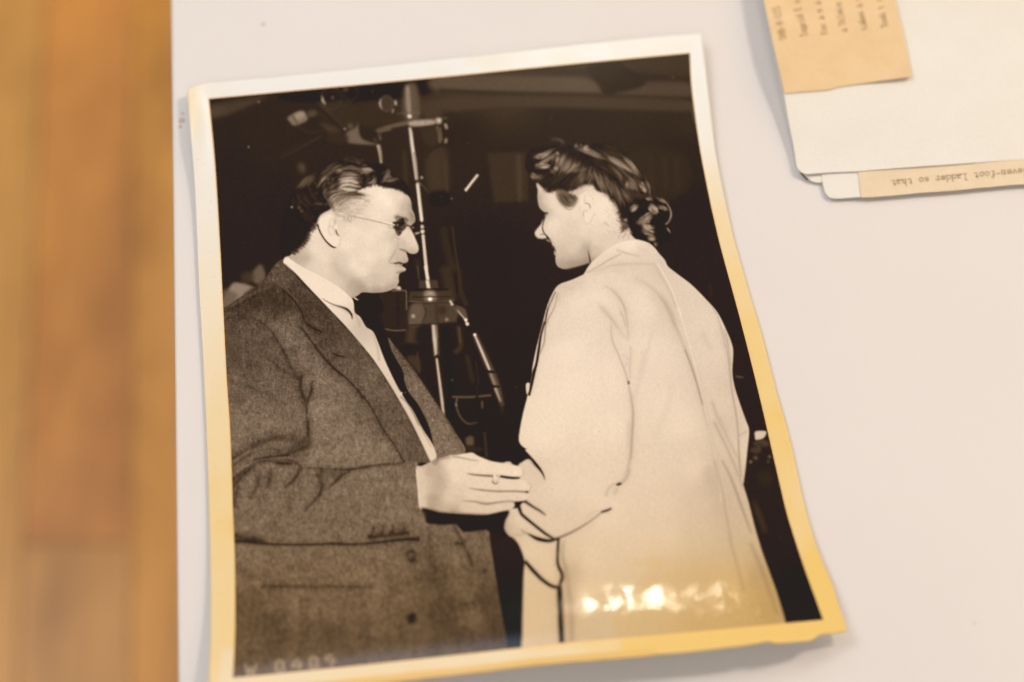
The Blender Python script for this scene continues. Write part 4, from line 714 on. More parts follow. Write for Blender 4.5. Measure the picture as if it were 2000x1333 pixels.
ck(O, [(740, 0), (800, 120), (860, 280), (900, 390), (940, 500)], [2, 3, 3.6, 3, 2], .54, 1.6, .8); ck(O, [(930, 560), (1000, 720), (1060, 880), (1120, 1060)], [5, 8, 8, 6], .6, 3, .7); ck(O, [(850, 600), (900, 800)], 6, .8, 4, .5)
ck(O, [(20, 190), (0, 230)], 3, .7, 2, .6)
for p in ([(1180, 610), (1175, 700), (1190, 900)], [(1280, 580), (1290, 700)]): line(p, 5, .79, 4, .35, COAT)

# ---- hand
poly(E((1415, 345), (1480, 290), (1550, 255), (1620, 330), (1700, 420), (1760, 520), (1700, 620), (1580, 620), (1440, 500)), .785, 1.2)
ck(E, [(1560, 262), (1640, 350), (1720, 430), (1765, 520)], 2, .6, 1, .7)
HAND = shape(E((88, 365), (160, 345), (250, 305), (330, 270), (430, 235), (520, 205), (640, 195), (730, 178), (820, 170), (880, 205), (960, 240), (1050, 275), (1130, 292), (1220, 302), (1260, 290), (1310, 290), (1350, 325), (1420, 345), (1465, 380), (1482, 430), (1465, 475), (1438, 500), (1432, 520), (1500, 535), (1560, 560), (1582, 600), (1570, 650), (1545, 680), (1540, 740), (1510, 785), (1440, 795), (1350, 800), (1366, 830), (1362, 870), (1320, 905), (1200, 932), (1050, 965), (920, 972), (800, 965), (600, 955), (400, 940), (300, 912), (200, 890), (135, 888), (112, 650)), .65)
put(HAND, .81)
field(HAND, tone([(140, 450), (130, 700), (160, 840)], E, .80)+tone([(250, 400), (300, 330)], E, .72)+tone([(380, 480), (370, 600)], E, .71)+tone([(300, 750), (280, 850)], E, .68)+tone([(200, 600)], E, .79)+tone([(550, 330), (600, 480), (700, 330)], E, .835)
  + tone([(550, 640), (500, 740)], E, .80)+tone([(800, 210), (700, 210)], E, .83)+tone([(900, 350), (1200, 380), (1400, 420)], E, .84)+tone([(900, 560), (1300, 590), (1500, 610)], E, .82)+tone([(800, 720), (1100, 740), (1400, 740)], E, .81)
  + tone([(700, 880), (1000, 900), (1250, 860)], E, .79)+tone([(450, 880)], E, .73)+tone([(600, 930)], E, .70), sig=5, gain=1.3)
add_noise(HAND, .007, 1.)
def hk(pts, w, v, blur=.8, al=.85): line(E(*pts), w, v, blur, al)
hk([(750, 440), (850, 455), (960, 465), (1090, 472)], [1, 2.4, 3, 3.4], .3, .9, .95); hk([(1185, 475), (1280, 490), (1360, 497), (1438, 495)], [4.4, 5, 5, 3.4], .1, .6, 1)
hk([(780, 630), (950, 655), (1150, 670), (1350, 670), (1540, 680)], [1, 2.4, 2.6, 2.4, 3], .36, .8); disc(*E((1535, 680))[0], 3, .14, .7, ry=1.8)
hk([(690, 795), (850, 805), (1000, 835), (1150, 815), (1300, 800), (1360, 805)], [1, 2.4, 3.6, 2.6, 2, 2], .42, 1); hk([(520, 905), (650, 945), (800, 962), (1000, 965)], [2, 2, 3, 2], .55, 1.2)
hk([(560, 215), (680, 235), (800, 260), (900, 272)], [1.5, 2.4, 2, 1], .5, .9, .8); hk([(480, 250), (560, 220), (640, 215)], 3, .62, 1.8, .7); hk([(300, 280), (420, 250), (520, 212)], 3, .45, 1.3, .7)
hk([(250, 320), (330, 350), (400, 380)], 7, .66, 3.5, .6); hk([(400, 380), (450, 450), (470, 520)], 4, .76, 2.5, .6); hk([(230, 560), (300, 640), (420, 650)], 8, .7, 4, .6); hk([(480, 720), (600, 740), (760, 740)], 3, .74, 2, .6)
hk([(230, 740), (330, 800), (430, 880)], 8, .66, 3.5, .6); hk([(150, 880), (300, 905), (420, 935), (600, 955)], 2.6, .42, 1.2, .7); hk([(1220, 305), (1290, 300), (1340, 330)], 1.5, .6, 1, .7)
for x, y in ((1360, 400), (1380, 425), (1480, 590)): disc(*E((x, y))[0], 5, .87, 2, .6, ry=6)
hk([(1345, 380), (1340, 440)], 1.2, .7, 1, .6); hk([(1475, 570), (1475, 630)], 1.2, .7, 1, .5); hk([(1400, 715), (1400, 765)], 1.2, .72, 1, .5); hk([(1470, 385), (1485, 430), (1445, 490)], 1.4, .62, .7, .8); hk([(1540, 550), (1583, 600), (1560, 670)], 1.4, .62, .7, .8)
for x in (1040, 1060): hk([(x, 520), (x+5, 560)], 1, .74, 1, .5)
disc(*E((1125, 505))[0], 6.3, .84, .8, ry=8); hk([(1085, 530), (1095, 560), (1130, 572), (1160, 545)], [2, 2.4, 2, 1], .3, .7, .9); hk([(1085, 465), (1090, 520)], 1.2, .45, .6); hk([(1175, 460), (1170, 520)], 1.4, .5, .7); disc(*E((1150, 470))[0], 3, .7, .7); disc(*E((1130, 530))[0], 3, .74, 1)
hk([(95, 380), (105, 520), (118, 700), (135, 880)], 1.6, .9, .8, .6); poly(E((75, 300), (95, 290), (100, 350), (85, 380)), .55, .9, .8)
# shadow under the hand, jacket front
poly(E((140, 892), (200, 895), (300, 920), (420, 950), (600, 962), (800, 975), (1000, 975), (1290, 925), (1250, 1060), (1240, 1160), (1300, 1250), (1380, 1290), (1030, 1190), (1020, 1170), (750, 1200), (680, 1180), (600, 1095), (480, 1105), (340, 1095), (240, 1050), (205, 1000), (190, 915)), .125, .9)
line(E((180, 930), (205, 1100), (215, 1333)), 5, .45, 2, .7); line(E((600, 1090), (650, 1180), (720, 1290)), 2.4, .5, 1.3, .7)
poly(J((1840, 640), (1885, 600), (1900, 640), (1870, 665)), .5, 1, .6)

# ---- things behind her at the right edge
poly(Q((318, 265), (395, 262), (405, 280), (380, 320), (325, 335), (312, 310)), .76, .8); poly(Q((325, 340), (400, 335), (430, 380), (350, 390), (300, 370)), .27, 1.6)
poly(Q((285, 400), (360, 390), (350, 440), (280, 430)), .3, 2, .8); line(Q((330, 360), (430, 410)), 2, .18, 1.2)
for x, y, v in ((318, 480, .5), (278, 513, .48), (432, 470, .42), (420, 510, .32)): disc(*Q((x, y))[0], 2.8, v, 1.2)
disc(*Q((320, 480))[0], 7, .25, 1.6, .5)
line(Q((300, 830), (340, 930), (400, 1090)), [4, 11, 8], .24, 3); poly(Q((330, 600), (450, 600), (440, 700), (360, 700)), .2, 4, .7)
line(M((660, 655), (700, 662)), 2.6, .4, 1.3); line(M((520, 160), (525, 220)), 4, .2, 2)
# dust
for _ in range(60):
    x, y = rng.uniform(420, 1560), rng.uniform(140, 1250); disc(x, y, rng.uniform(.5, 1.1), rng.uniform(.35, .7), .4, .6)
for x, y in ((506, 200), (486, 288)): disc(x, y, 1.5, .66, .6)
# ---- pencilled negative number in the lower margin of the picture
def digits():
    # lower-left hand-inked white number, leaning along the bottom edge
    def g(x, s): 
        y = 1308-(x-480)*.105
        for st in s: line([(x+a*22, y-11+b*22) for a, b in st], 4.6, .62, 1.1, .95)
    g(479, [[(0, 0), (.25, 1), (.5, .3), (.75, 1), (1, 0)]])
    line([(512, 1308), (521, 1307)], 3, .5, 1.2, .6)
    e8 = [[(.5, .5), (.1, .3), (.5, 0), (.9, .3), (.5, .5), (.1, .75), (.5, 1), (.95, .75), (.5, .5)]]
    g(536, e8); g(570, [[(.6, 0), (0, .65), (1, .6)], [(.75, .2), (.7, 1)]]); g(602, e8)
    g(634, [[(.9, .3), (.5, 0), (.1, .25), (.4, .5), (.9, .25), (.8, .7), (.5, 1)]])
digits()
add_noise(BG, .0055, .7)
V = np.clip(gblur(V, .35), .03, .97)

# ================================================================ materials
def noise(nt, scale, detail=4, rough=.5, vec=None, coord='Object', stretch=None):
    tc = nd(nt, 'ShaderNodeTexCoord'); src = tc.outputs[coord]
    if stretch:
        mp = nd(nt, 'ShaderNodeMapping'); mp.inputs['Scale'].default_value = stretch; nt.links.new(src, mp.inputs[0]); src = mp.outputs[0]
    n = nd(nt, 'ShaderNodeTexNoise', Scale=scale, Detail=detail, Roughness=rough); nt.links.new(src, n.inputs['Vector']); return n.outputs[0]
def ramp(nt, fac, stops):
    r = nd(nt, 'ShaderNodeValToRGB'); e = r.color_ramp.elements
    while len(e) < len(stops): e.new(.5)
    for k, (p, c) in enumerate(stops): e[k].position = p; e[k].color = (*c, 1)
    nt.links.new(fac, r.inputs[0]); return r.outputs[0]
def mul(nt, a, b, f=1.):
    m = nd(nt, 'ShaderNodeMix', data_type='RGBA', blend_type='MULTIPLY'); m.inputs[0].default_value = f
    nt.links.new(a, m.inputs[6]); nt.links.new(b, m.inputs[7]); return m.outputs[2]
def bump(nt, p, h, strength, dist):
    b = nd(nt, 'ShaderNodeBump', Strength=strength, Distance=dist); nt.links.new(h, b.inputs['Height']); nt.links.new(b.outputs[0], p.inputs['Normal']); return b

def mat_gloss(name, rough):
    m, nt, p = material(name)
    a = nd(nt, 'ShaderNodeAttribute', attribute_name='ink'); nt.links.new(a.outputs['Color'], p.inputs['Base Color'])
    p.inputs['Roughness'].default_value = rough; p.inputs['Specular IOR Level'].default_value = .34
    h1 = noise(nt, 95, 3, .55); h2 = noise(nt, 1500, 2, .5)
    ad = nd(nt, 'ShaderNodeMath', operation='MULTIPLY_ADD'); nt.links.new(h2, ad.inputs[0]); ad.inputs[1].default_value = .09; nt.links.new(h1, ad.inputs[2])
    bump(nt, p, ad.outputs[0], 1.0, .00005); return m
M_PRINT = mat_gloss('glossy_emulsion', .085); M_BORDER = mat_gloss('aged_warm_lit_paper', .24)

def mat_paper(name, col, dark, rough=.75, sc=60):
    m, nt, p = material(name)
    c = ramp(nt, noise(nt, sc, 6, .6), [(.3, dark), (.7, col)])
    c2 = ramp(nt, noise(nt, 900, 3, .6), [(.3, (.95, .95, .94)), (.7, (1, 1, 1))])
    nt.links.new(mul(nt, c, c2), p.inputs['Base Color']); p.inputs['Roughness'].default_value = rough
    bump(nt, p, noise(nt, 700, 4, .6), .25, .0002); return m
M_WHITE = mat_paper('ivory_paper', (.83, .81, .745), (.79, .76, .685), .6, 25)
M_TAN = mat_paper('browned_newsprint', (.83, .62, .36), (.77, .55, .29), .85, 70)
M_TAN2 = mat_paper('pale_browned_newsprint', (.83, .69, .50), (.78, .63, .43), .85, 70)
m, nt, p = material('typewriter_ink'); M_INK = m
nt.links.new(ramp(nt, noise(nt, 600, 3), [(.3, (.20, .115, .04)), (.7, (.34, .21, .09))]), p.inputs['Base Color']); p.inputs['Roughness'].default_value = .9

m, nt, p = material('white_laminate'); M_TABLE = m
c = ramp(nt, noise(nt, 9, 5, .6), [(.3, (.745, .71, .685)), (.7, (.77, .735, .71))])
tc = nd(nt, 'ShaderNodeTexCoord'); vo = nd(nt, 'ShaderNodeTexVoronoi', Scale=85.0); nt.links.new(tc.outputs['Object'], vo.inputs['Vector'])
def math_(op, a, b):
    n = nd(nt, 'ShaderNodeMath', operation=op)
    for k, v in enumerate((a, b)):
        if isinstance(v, (int, float)): n.inputs[k].default_value = v
        else: nt.links.new(v, n.inputs[k])
    return n.outputs[0]
sepc = nd(nt, 'ShaderNodeSeparateColor'); nt.links.new(vo.outputs['Color'], sepc.inputs[0])
speck = math_('MULTIPLY', math_('LESS_THAN', vo.outputs['Distance'], math_('MULTIPLY', sepc.outputs[1], .055)), math_('GREATER_THAN', sepc.outputs[0], .86))
smudge = None
for (qx, qy), rr in (((355, 236), .0016), ((357, 222), .0010), ((514, 48), .0013), ((352, 248), .0011)):
    dn = nd(nt, 'ShaderNodeVectorMath', operation='DISTANCE'); nt.links.new(tc.outputs['Object'], dn.inputs[0]); dn.inputs[1].default_value = tuple(hit(qx, qy, 0))
    q1 = math_('LESS_THAN', math_('ADD', dn.outputs['Value'], math_('MULTIPLY', noise(nt, 1500, 3), .0022)), rr+.0008)
    speck = math_('MAXIMUM', speck, q1)
sp = ramp(nt, speck, [(0, (1, 1, 1)), (1, (.74, .62, .48))])
nt.links.new(mul(nt, c, sp, .8), p.inputs['Base Color']); p.inputs['Roughness'].default_value = .42; p.inputs['Specular IOR Level'].default_value = .3
bump(nt, p, noise(nt, 500, 3), .05, .0002)

m, nt, p = material('oiled_oak'); M_WOOD = m
a = nd(nt, 'ShaderNodeAttribute', attribute_name='board')
g1 = ramp(nt, noise(nt, 3.0, 5, .55, stretch=(3.4, 1.5, 1)), [(.33, (.66, .62, .58)), (.46, (.88, .86, .84)), (.64, (1.04, 1.05, 1.05))])
g2 = ramp(nt, noise(nt, 26, 6, .7, stretch=(6, .35, 1)), [(.3, (.8, .78, .74)), (.7, (1.05, 1.05, 1.05))])
nt.links.new(mul(nt, mul(nt, a.outputs['Color'], g1), g2), p.inputs['Base Color']); p.inputs['Roughness'].default_value = .38

# ================================================================ table and floor
ea, eb = hit(333, 0), hit(347, 1333)
dr = (eb-ea)/(ea[1]-eb[1]); xt = lambda y: ea[0]+(ea[1]-y)*dr[0]
Y0, Y1 = -.25, 1.05
def slab(name, outline, z1, z0, mat, bev=.0015, **k):
    import bmesh
    bm = bmesh.new(); vs = [bm.verts.new((x, y, z1)) for x, y in outline]; f = bm.faces.new(vs)
    r = bmesh.ops.extrude_face_region(bm, geom=[f]); bmesh.ops.translate(bm, vec=(0, 0, z0-z1), verts=[v for v in r['geom'] if isinstance(v, bmesh.types.BMVert)])
    bmesh.ops.recalc_face_normals(bm, faces=bm.faces)
    if bev: bmesh.ops.bevel(bm, geom=[e for e in bm.edges], offset=bev, segments=3, affect='EDGES', profile=.5)
    me = bpy.data.meshes.new(name); bm.to_mesh(me); bm.free(); me.materials.append(mat)
    o = bpy.data.objects.new(name, me); scene.collection.objects.link(o); return o
table = slab('table', [(xt(Y0), Y0), (1.1, Y0), (1.1, Y1), (xt(Y1), Y1)], 0, -.03, M_TABLE)
tag(table, 'plain white table top carrying the old photographs, its left edge over the wood floor', 'table')

# floor of oak boards, far below and out of focus
FZ = -.74
rf = np.random.default_rng(3)
bw = .088; verts, faces, cols = [], [], []
fx, yref = (float(q) for q in hit(58, 700, FZ)[:2]); jy = float(hit(160, 1062, FZ)[1])
pal = {-1: (.88, .46, .11), 0: (.86, .38, .08), 1: (.97, .47, .08)}
slope = float((hit(262, 100, FZ)-hit(258, 1250, FZ))[0]/(hit(262, 100, FZ)-hit(258, 1250, FZ))[1])
for k in range(-22, 26):
    x0 = fx+k*bw
    ys = [-1.6, -1.1+rf.random()*.4, -.1+rf.random()*.3, .9+rf.random()*.4, 1.9] if k not in (0,) else [-1.6, -.9, jy, 1.3, 1.9]
    for a_, b_ in zip(ys[:-1], ys[1:]):
        if k in (-1, 1): col = pal[k]
        elif k == 0: col = pal[0] if a_ >= jy-.01 else (.84, .43, .11)
        else: col = tuple(np.array(pal[int(rf.integers(-1, 2))])*rf.uniform(.85, 1.1))
        n = len(verts); g = .0006
        for X, Y in ((x0+g, a_+g), (x0+bw-g, a_+g), (x0+bw-g, b_-g), (x0+g, b_-g)): verts.append((X+slope*(Y-yref), Y, FZ))
        faces.append((n, n+1, n+2, n+3)); cols += [col]*4
n = len(verts); verts += [(-2.4, -1.6, FZ-.004), (2.6, -1.6, FZ-.004), (2.6, 1.9, FZ-.004), (-2.4, 1.9, FZ-.004)]; faces.append((n, n+1, n+2, n+3)); cols += [(.08, .04, .015)]*4
fl = mesh('floor', verts, faces, M_WOOD, smooth=False); tag(fl, kind='structure')
at = fl.data.attributes.new('board', 'FLOAT_COLOR', 'POINT'); at.data.foreach_set('color', np.array([(*c, 1) for c in cols], np.float32).ravel())

# ================================================================ the large photograph
def crv(pts, n):
    c = spline(pts, False, 12); d = np.r_[0, np.cumsum(np.linalg.norm(np.diff(c, axis=0), axis=1))]; d /= d[-1]
    t = np.linspace(0, 1, n); return np.stack([np.interp(t, d, c[:, 0]), np.interp(t, d, c[:, 1])], 1)
OT = [(365, 174), (380, 167.5), (412, 161), (500, 154), (700, 134), (900, 112), (1100, 90), (1280, 71), (1362, 65), (1370, 69)]
OR = [(1370, 69), (1377, 125), (1388, 220), (1399, 305), (1427, 439), (1453, 536), (1489, 657), (1513, 751), (1542, 856), (1575, 1000), (1600, 1080), (1625, 1140), (1641, 1190), (1656, 1232)]
OB = [(405, 1373), (500, 1362), (600, 1351), (770, 1332), (900, 1318), (1040, 1301), (1140, 1292), (1266, 1282), (1273, 1279.5), (1332, 1275), (1420, 1265.5), (1470, 1259), (1500, 1253.5), (1518, 1257), (1560, 1253.5), (1585, 1251), (1602, 1240), (1630, 1237), (1656, 1232)]
OL = [(365, 174), (368, 215), (372, 262), (378, 330), (383, 430), (388, 560), (396, 700), (403, 850), (408, 1000), (411, 1140), (411, 1230), (408, 1310), (405, 1373)]
IT = [(408, 193.5), (500, 185), (650, 171), (700, 166.5), (900, 147.5), (1100, 127.5), (1347, 104.5)]
IR = [(1347, 104.5), (1350, 165), (1358, 230), (1368, 297), (1385, 385), (1399, 448), (1412, 500), (1448, 633), (1484, 777), (1531, 980), (1548, 1040), (1570, 1107), (1608, 1211)]
IB = [(455, 1324), (560, 1314), (700, 1300), (850, 1284), (1022, 1265), (1110, 1255), (1300, 1239), (1400, 1230), (1608, 1211)]
IL = [(408, 193.5), (420, 317), (430, 480), (437, 620), (443, 740), (450, 850), (455, 1000), (458.5, 1090), (459.5, 1200), (458, 1270), (455, 1324)]
def coons(T, Rr, B_, L_, nx, ny):
    T, B_, L_, Rr = crv(T, nx), crv(B_, nx), crv(L_, ny), crv(Rr, ny)
    s = np.linspace(0, 1, nx)[None, :, None]; t = np.linspace(0, 1, ny)[:, None, None]
    return ((1-t)*T[None]+t*B_[None]+(1-s)*L_[:, None]+s*Rr[:, None]
            -((1-s)*(1-t)*T[0]+s*(1-t)*T[-1]+(1-s)*t*B_[0]+s*t*B_[-1]))
def sm(a, b, x): t = np.clip((x-a)/(b-a), 0, 1); return t*t*(3-2*t)
def zprint(x, y, cockle=True):
    x = np.asarray(x, float); y = np.asarray(y, float)
    v = np.clip((y+.105*(x-405)-800)/570, 0, 1.2); u = (x-(395+.02*(y-170)))/(980+.2*(y-120))*2-1
    z = .0007+.0034*np.clip((640-y)/520, 0, 1.2)**2+.0099*v**3.9*(1+.06*u)*(1-.55*sm(.72, 1.08, u))+.0006*np.clip(np.abs(u), 0, 1.1)**5
    z = z+.0022*np.exp(-((x-368)/30)**2-((y-262)/90)**2)
    if not cockle: return z
    g = np.exp(-((y-1168)/55)**2)*sm(1120, 1180, x)*(1-sm(1480, 1560, x))+.06       # gelatin cockled near the foot
    k = RIP[np.clip(((y-80)/3).astype(int), 0, RIP.shape[0]-1), np.clip(((x-360)/3).astype(int), 0, RIP.shape[1]-1)]
    return z+g*k*.000025
RIP = gblur(np.repeat(np.repeat(gblur(rng.normal(0, 1, (145, 145)).astype(np.float32), 1.), 3, 0), 3, 1), 1.2); RIP /= RIP.std()
def lin(c): c = np.clip(c, 0, 1); return np.where(c <= .04045, c/12.92, ((c+.055)/1.055)**2.4)
def age_and_warm_light(x, y):
    """yellowed paper plus golden light painted into the colour: stronger to the foot and the right of the sheet; multiplies linear rgb"""
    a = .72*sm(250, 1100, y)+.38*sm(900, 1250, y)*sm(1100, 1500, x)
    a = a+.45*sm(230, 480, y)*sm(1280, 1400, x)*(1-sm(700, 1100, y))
    # edge of a golden reflection at the lower right, painted into the colour
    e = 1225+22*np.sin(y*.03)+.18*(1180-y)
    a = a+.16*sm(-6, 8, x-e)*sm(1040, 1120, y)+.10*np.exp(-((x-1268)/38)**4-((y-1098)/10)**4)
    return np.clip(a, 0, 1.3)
NX, NY = 800, 820
PG = coons(IT, IR, IB, IL, NX, NY); X, Y = PG[..., 0], PG[..., 1]
fx_, fy_ = np.clip(X-PX0, 0, PW-1.01), np.clip(Y-PY0, 0, PH-1.01); ix, iy = fx_.astype(int), fy_.astype(int); fx_ -= ix; fy_ -= iy
val = V[iy, ix]*(1-fx_)*(1-fy_)+V[iy, ix+1]*fx_*(1-fy_)+V[iy+1, ix]*(1-fx_)*fy_+V[iy+1, ix+1]*fx_*fy_
t = (val-.15)/.70
DK = np.array([31, 18, 4])/255; MD = np.array([117, 101, 85])/255; LT = np.array([240, 226, 208])/255
tm = .38
t3 = t[..., None]
rgb = np.where(t3 < tm, DK+(MD-DK)*t3/tm, MD+(LT-MD)*(t3-tm)/(1-tm))
rgb = lin(rgb)*1.0
age_light = (.20*sm(600, 1000, Y)+.42*sm(960, 1200, Y)+.30*sm(850, 1230, Y)*sm(1150, 1480, X)+.16*sm(-6, 8, X-(1225+22*np.sin(Y*.03)+.18*(1180-Y)))*sm(1050, 1130, Y)*(1-.5*sm(1480, 1560, X))+.14*np.exp(-((X-1262)/40)**4-((Y-1098)/9)**4))[..., None]  # yellowing with the golden reflection at the foot painted into the colour
rgb = rgb*(1-age_light*np.array([.05, .23, .60]))
# thin amber line where the emulsion meets the margin
root = empty('photographic_print', tuple(hit(900, 700, 0)))
tag(root, 'large glossy sepia photograph with curling white border showing a man facing a woman', 'photograph')
P3 = hit(X, Y, zprint(X, Y))
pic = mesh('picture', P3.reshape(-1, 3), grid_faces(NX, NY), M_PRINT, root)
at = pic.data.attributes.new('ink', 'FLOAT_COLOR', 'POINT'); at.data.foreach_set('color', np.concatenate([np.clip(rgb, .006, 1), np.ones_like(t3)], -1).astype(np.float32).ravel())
# border: rings between picture edge and sheet edge, sharing the seam points
NR = 14
def loop(T, Rr, B_, L_, nx, ny): return np.vstack([crv(T, nx)[:-1], crv(Rr, ny)[:-1], crv(B_, nx)[::-1][:-1], crv(L_, ny)[::-1][:-1]])
inner, outer = loop(IT, IR, IB, IL, NX, NY), loop(OT, OR, OB, OL, NX, NY)
n_ = len(inner)
nick = rng.normal(0, 1, n_); nick = np.convolve(np.r_[nick, nick[:20]], np.hanning(9)/4, 'same')[:n_]; dirn = outer-inner; dirn /= np.linalg.norm(dirn, axis=1)[:, None]
outer = outer+dirn*(nick*.35)[:, None]
rs = np.linspace(0, 1, NR)[:, None, None]; RG = inner[None]*(1-rs)+outer[None]*rs
RX, RY = RG[..., 0], RG[..., 1]; RZ = zprint(RX, RY)
R3 = hit(RX, RY, RZ)
i = np.arange(n_); j = (i+1) % n_
fr = np.concatenate([np.stack([r*n_+i, r*n_+j, (r+1)*n_+j, (r+1)*n_+i], 1) for r in range(NR-1)])
blot = gblur(rng.normal(0, 1, (160, 160)).astype(np.float32), 2.2); blot /= blot.std()
bl = blot[np.clip(((RY-40)/9).astype(int), 0, 159), np.clip(((RX-340)/9).astype(int), 0, 159)]
a = age_and_warm_light(RX, RY)*(1+.05*bl)+.02*np.clip(bl, 0, 3)+.30*np.exp(-((RX-372)/16)**2-((RY-205)/60)**2)
rim_ = sm(.50, .80, rs[..., 0])*sm(1262, 1276, RY)*(1-sm(1262, 1300, RX))*sm(430, 470, RX)      # lower rim, browner than the rest
a = a*(1-.35*sm(1262, 1276, RY)*(1-sm(1262, 1300, RX))*(1-sm(.4, .7, rs[..., 0])))+.30*rim_  # cream highlight painted as a paler inner band; outer rim browner
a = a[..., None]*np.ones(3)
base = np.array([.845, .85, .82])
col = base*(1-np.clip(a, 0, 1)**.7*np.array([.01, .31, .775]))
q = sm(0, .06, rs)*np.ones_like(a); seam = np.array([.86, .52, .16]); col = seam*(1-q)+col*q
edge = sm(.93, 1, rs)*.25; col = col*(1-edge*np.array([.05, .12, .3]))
dst = rng.random((NR, n_, 1)) > .9985; col = col*(1-.12*rim_[..., None]*np.array([.6, 1, 1])); col = np.where(dst, col*np.array([.86, .74, .55]), col)
skirt = R3[-1]-np.array([0, 0, .00038])
back = coons(OT, OR, OB, OL, 50, 50); BX, BY = back[..., 0], back[..., 1]; B3 = hit(BX, BY, np.maximum(zprint(BX, BY)-.0003, .0002)).reshape(-1, 3)
allv = np.vstack([R3.reshape(-1, 3), skirt, B3]); o1 = NR*n_
fs = np.stack([(NR-1)*n_+i, (NR-1)*n_+j, o1+j, o1+i], 1); fb = grid_faces(50, 50, True, o1+n_)
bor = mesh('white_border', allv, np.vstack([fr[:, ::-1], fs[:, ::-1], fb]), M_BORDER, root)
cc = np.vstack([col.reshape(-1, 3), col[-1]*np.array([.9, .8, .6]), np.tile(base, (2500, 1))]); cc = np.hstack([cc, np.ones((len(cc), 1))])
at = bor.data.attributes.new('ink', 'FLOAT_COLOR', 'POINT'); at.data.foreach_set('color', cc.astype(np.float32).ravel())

# unseen bulbs added so their glints lie on the curled foot of the print
def glint(px, py, dist):
    e = 1.5; f = lambda x, y: hit(x, y, zprint(x, y, False))
    a_, b_ = f(px+e, py)-f(px-e, py), f(px, py+e)-f(px, py-e); n = np.cross(b_, a_); n /= np.linalg.norm(n); n *= np.sign(n[2])
    p_ = f(px, py); v = p_-np.array([0, 0, CAM_H]); v /= np.linalg.norm(v); r = v-2*(v@n)*n
    return p_+r*dist
for px, py, d, rad, w in ((1178, 1181, 1.7, .015, .9), (1200, 1176, 1.7, .018, 1.3), (1224, 1171, 1.7, .016, 1.1), (1247, 1164, 1.7, .017, 1.2), (1256, 1182, 1.7, .008, .2), (1284, 1178, 1.8, .011, .28), (1345, 1168, 1.9, .011, .3), (1395, 1166, 1.9, .014, .75), (1424, 1184, 1.9, .008, .15), (1478, 1192, 2.0, .010, .25)):
    l = bpy.data.lights.new('glint_bulb', 'POINT'); l.energy = w; l.color = (1, .86, .64); l.shadow_soft_size = rad
    o = bpy.data.objects.new('glint_bulb', l); scene.collection.objects.link(o); o.location = glint(px, py, d); print('glint_bulb', tuple(o.location))

# ================================================================ the papers at the upper right
def sheet(name, T, Rr, B_, L_, zf, mat, parent=None, nx=70, ny=70, thick=.00035):
    g = coons(T, Rr, B_, L_, nx, ny); Xs, Ys = g[..., 0], g[..., 1]; top = hit(Xs, Ys, zf(Xs, Ys)).reshape(-1, 3)
    bot = top-np.array([0, 0, thick]); n = len(top)
    rim0 = np.r_[np.arange(nx), (np.arange(1, ny)*nx+nx-1), (ny-1)*nx+np.arange(nx-2, -1, -1), np.arange(ny-2, 0, -1)*nx]
    m_ = len(rim0); a0 = 2*n+np.arange(m_); a1 = np.roll(a0, -1); side = np.stack([a0, a1, a1+m_, a0+m_], 1)
    return mesh(name, np.vstack([top, bot, top[rim0], bot[rim0]]), np.vstack([grid_faces(nx, ny), grid_faces(nx, ny, True, n), side]), mat, parent)
def wob(pts, amp, seed, n=26):
    r = np.random.default_rng(seed); c = crv(pts, n); k = r.normal(0, amp, (n, 2)); k[0] = k[-1] = 0; return [tuple(p) for p in c+k]
def zA(x, y):
    d = x-(1491+.2*y)              # distance in px from the left edge
    return .0023+.0060*np.exp(-np.clip(d, 0, None)/130)*(1-.85*sm(60, 340, y))+.0008*(1-sm(60, 330, y))+.0004*np.sin(x*.013+y*.009)
rA = empty('loose_sheet', tuple(hit(1750, 200, 0)))
tag(rA, 'top white sheet of the upper right pile, larger brown typed slip glued on', 'sheet of paper', 'old sheets piled at the upper right')
LA = [(1430, -300), (1462, -150), (1490.5, 0), (1510, 90), (1531, 183), (1540, 235), (1550, 285), (1555, 318), (1557.5, 329)]
BA = wob([(1557.5, 329), (1568, 338), (1572, 340), (1605, 338), (1676, 334.5), (1780, 326.5), (2000, 311), (2300, 290)], .0, 1)
BA = [(1557.5, 329), (1563, 335), (1569, 338.5), (1577, 340.5), (1590, 339), (1605, 338), (1640, 336), (1676, 334.5), (1720, 331), (1780, 326.5), (1890, 319), (2000, 311), (2300, 290)]
sheet('paper_sheet', [(1430, -300), (2230, -360)], [(2230, -360), (2300, 290)], BA, LA, zA, M_WHITE, rA)
dup = lambda z, k: (lambda x, y: z(x, y)+k)
SB = [(1532.5, 182.5), (1560, 180), (1596, 177.5), (1622, 175), (1630, 171.5), (1640, 169.5), (1700, 161), (1764, 152), (1781, 148)]
slipA = sheet('typed_slip', [(1432, -290), (1550, -300), (1692, -310)], [(1692, -310), (1726, -120), (1749.5, 0), (1765, 70), (1781, 148)], SB,
      [(1432, -290), (1463.5, -150), (1492, 0), (1511.5, 90), (1532.5, 182.5)], lambda x, y: zA(x, y)+.0005+.0014*sm(1660, 1785, x), M_TAN, rA, thick=.00025)
tag(slipA, 'larger brown slip with six typed lines running up the sheet')
rB = empty('loose_sheet', tuple(hit(1700, 250, 0)))
tag(rB, 'bottom white sheet of the pile, only its lower left corner peeking out', 'sheet of paper', 'old sheets piled at the upper right')
sheet('paper_sheet', [(1500, 60), (2200, 10)], [(2200, 10), (2250, 320)], [(1566, 338), (1573, 347), (1583, 354), (1604, 356.5), (1700, 349), (1900, 334), (2250, 320)], [(1500, 60), (1535, 230), (1560, 330), (1566, 338)],
      lambda x, y: .0013+0*x, M_WHITE, rB, 40, 40)
rC = empty('loose_sheet', tuple(hit(1800, 330, 0)))
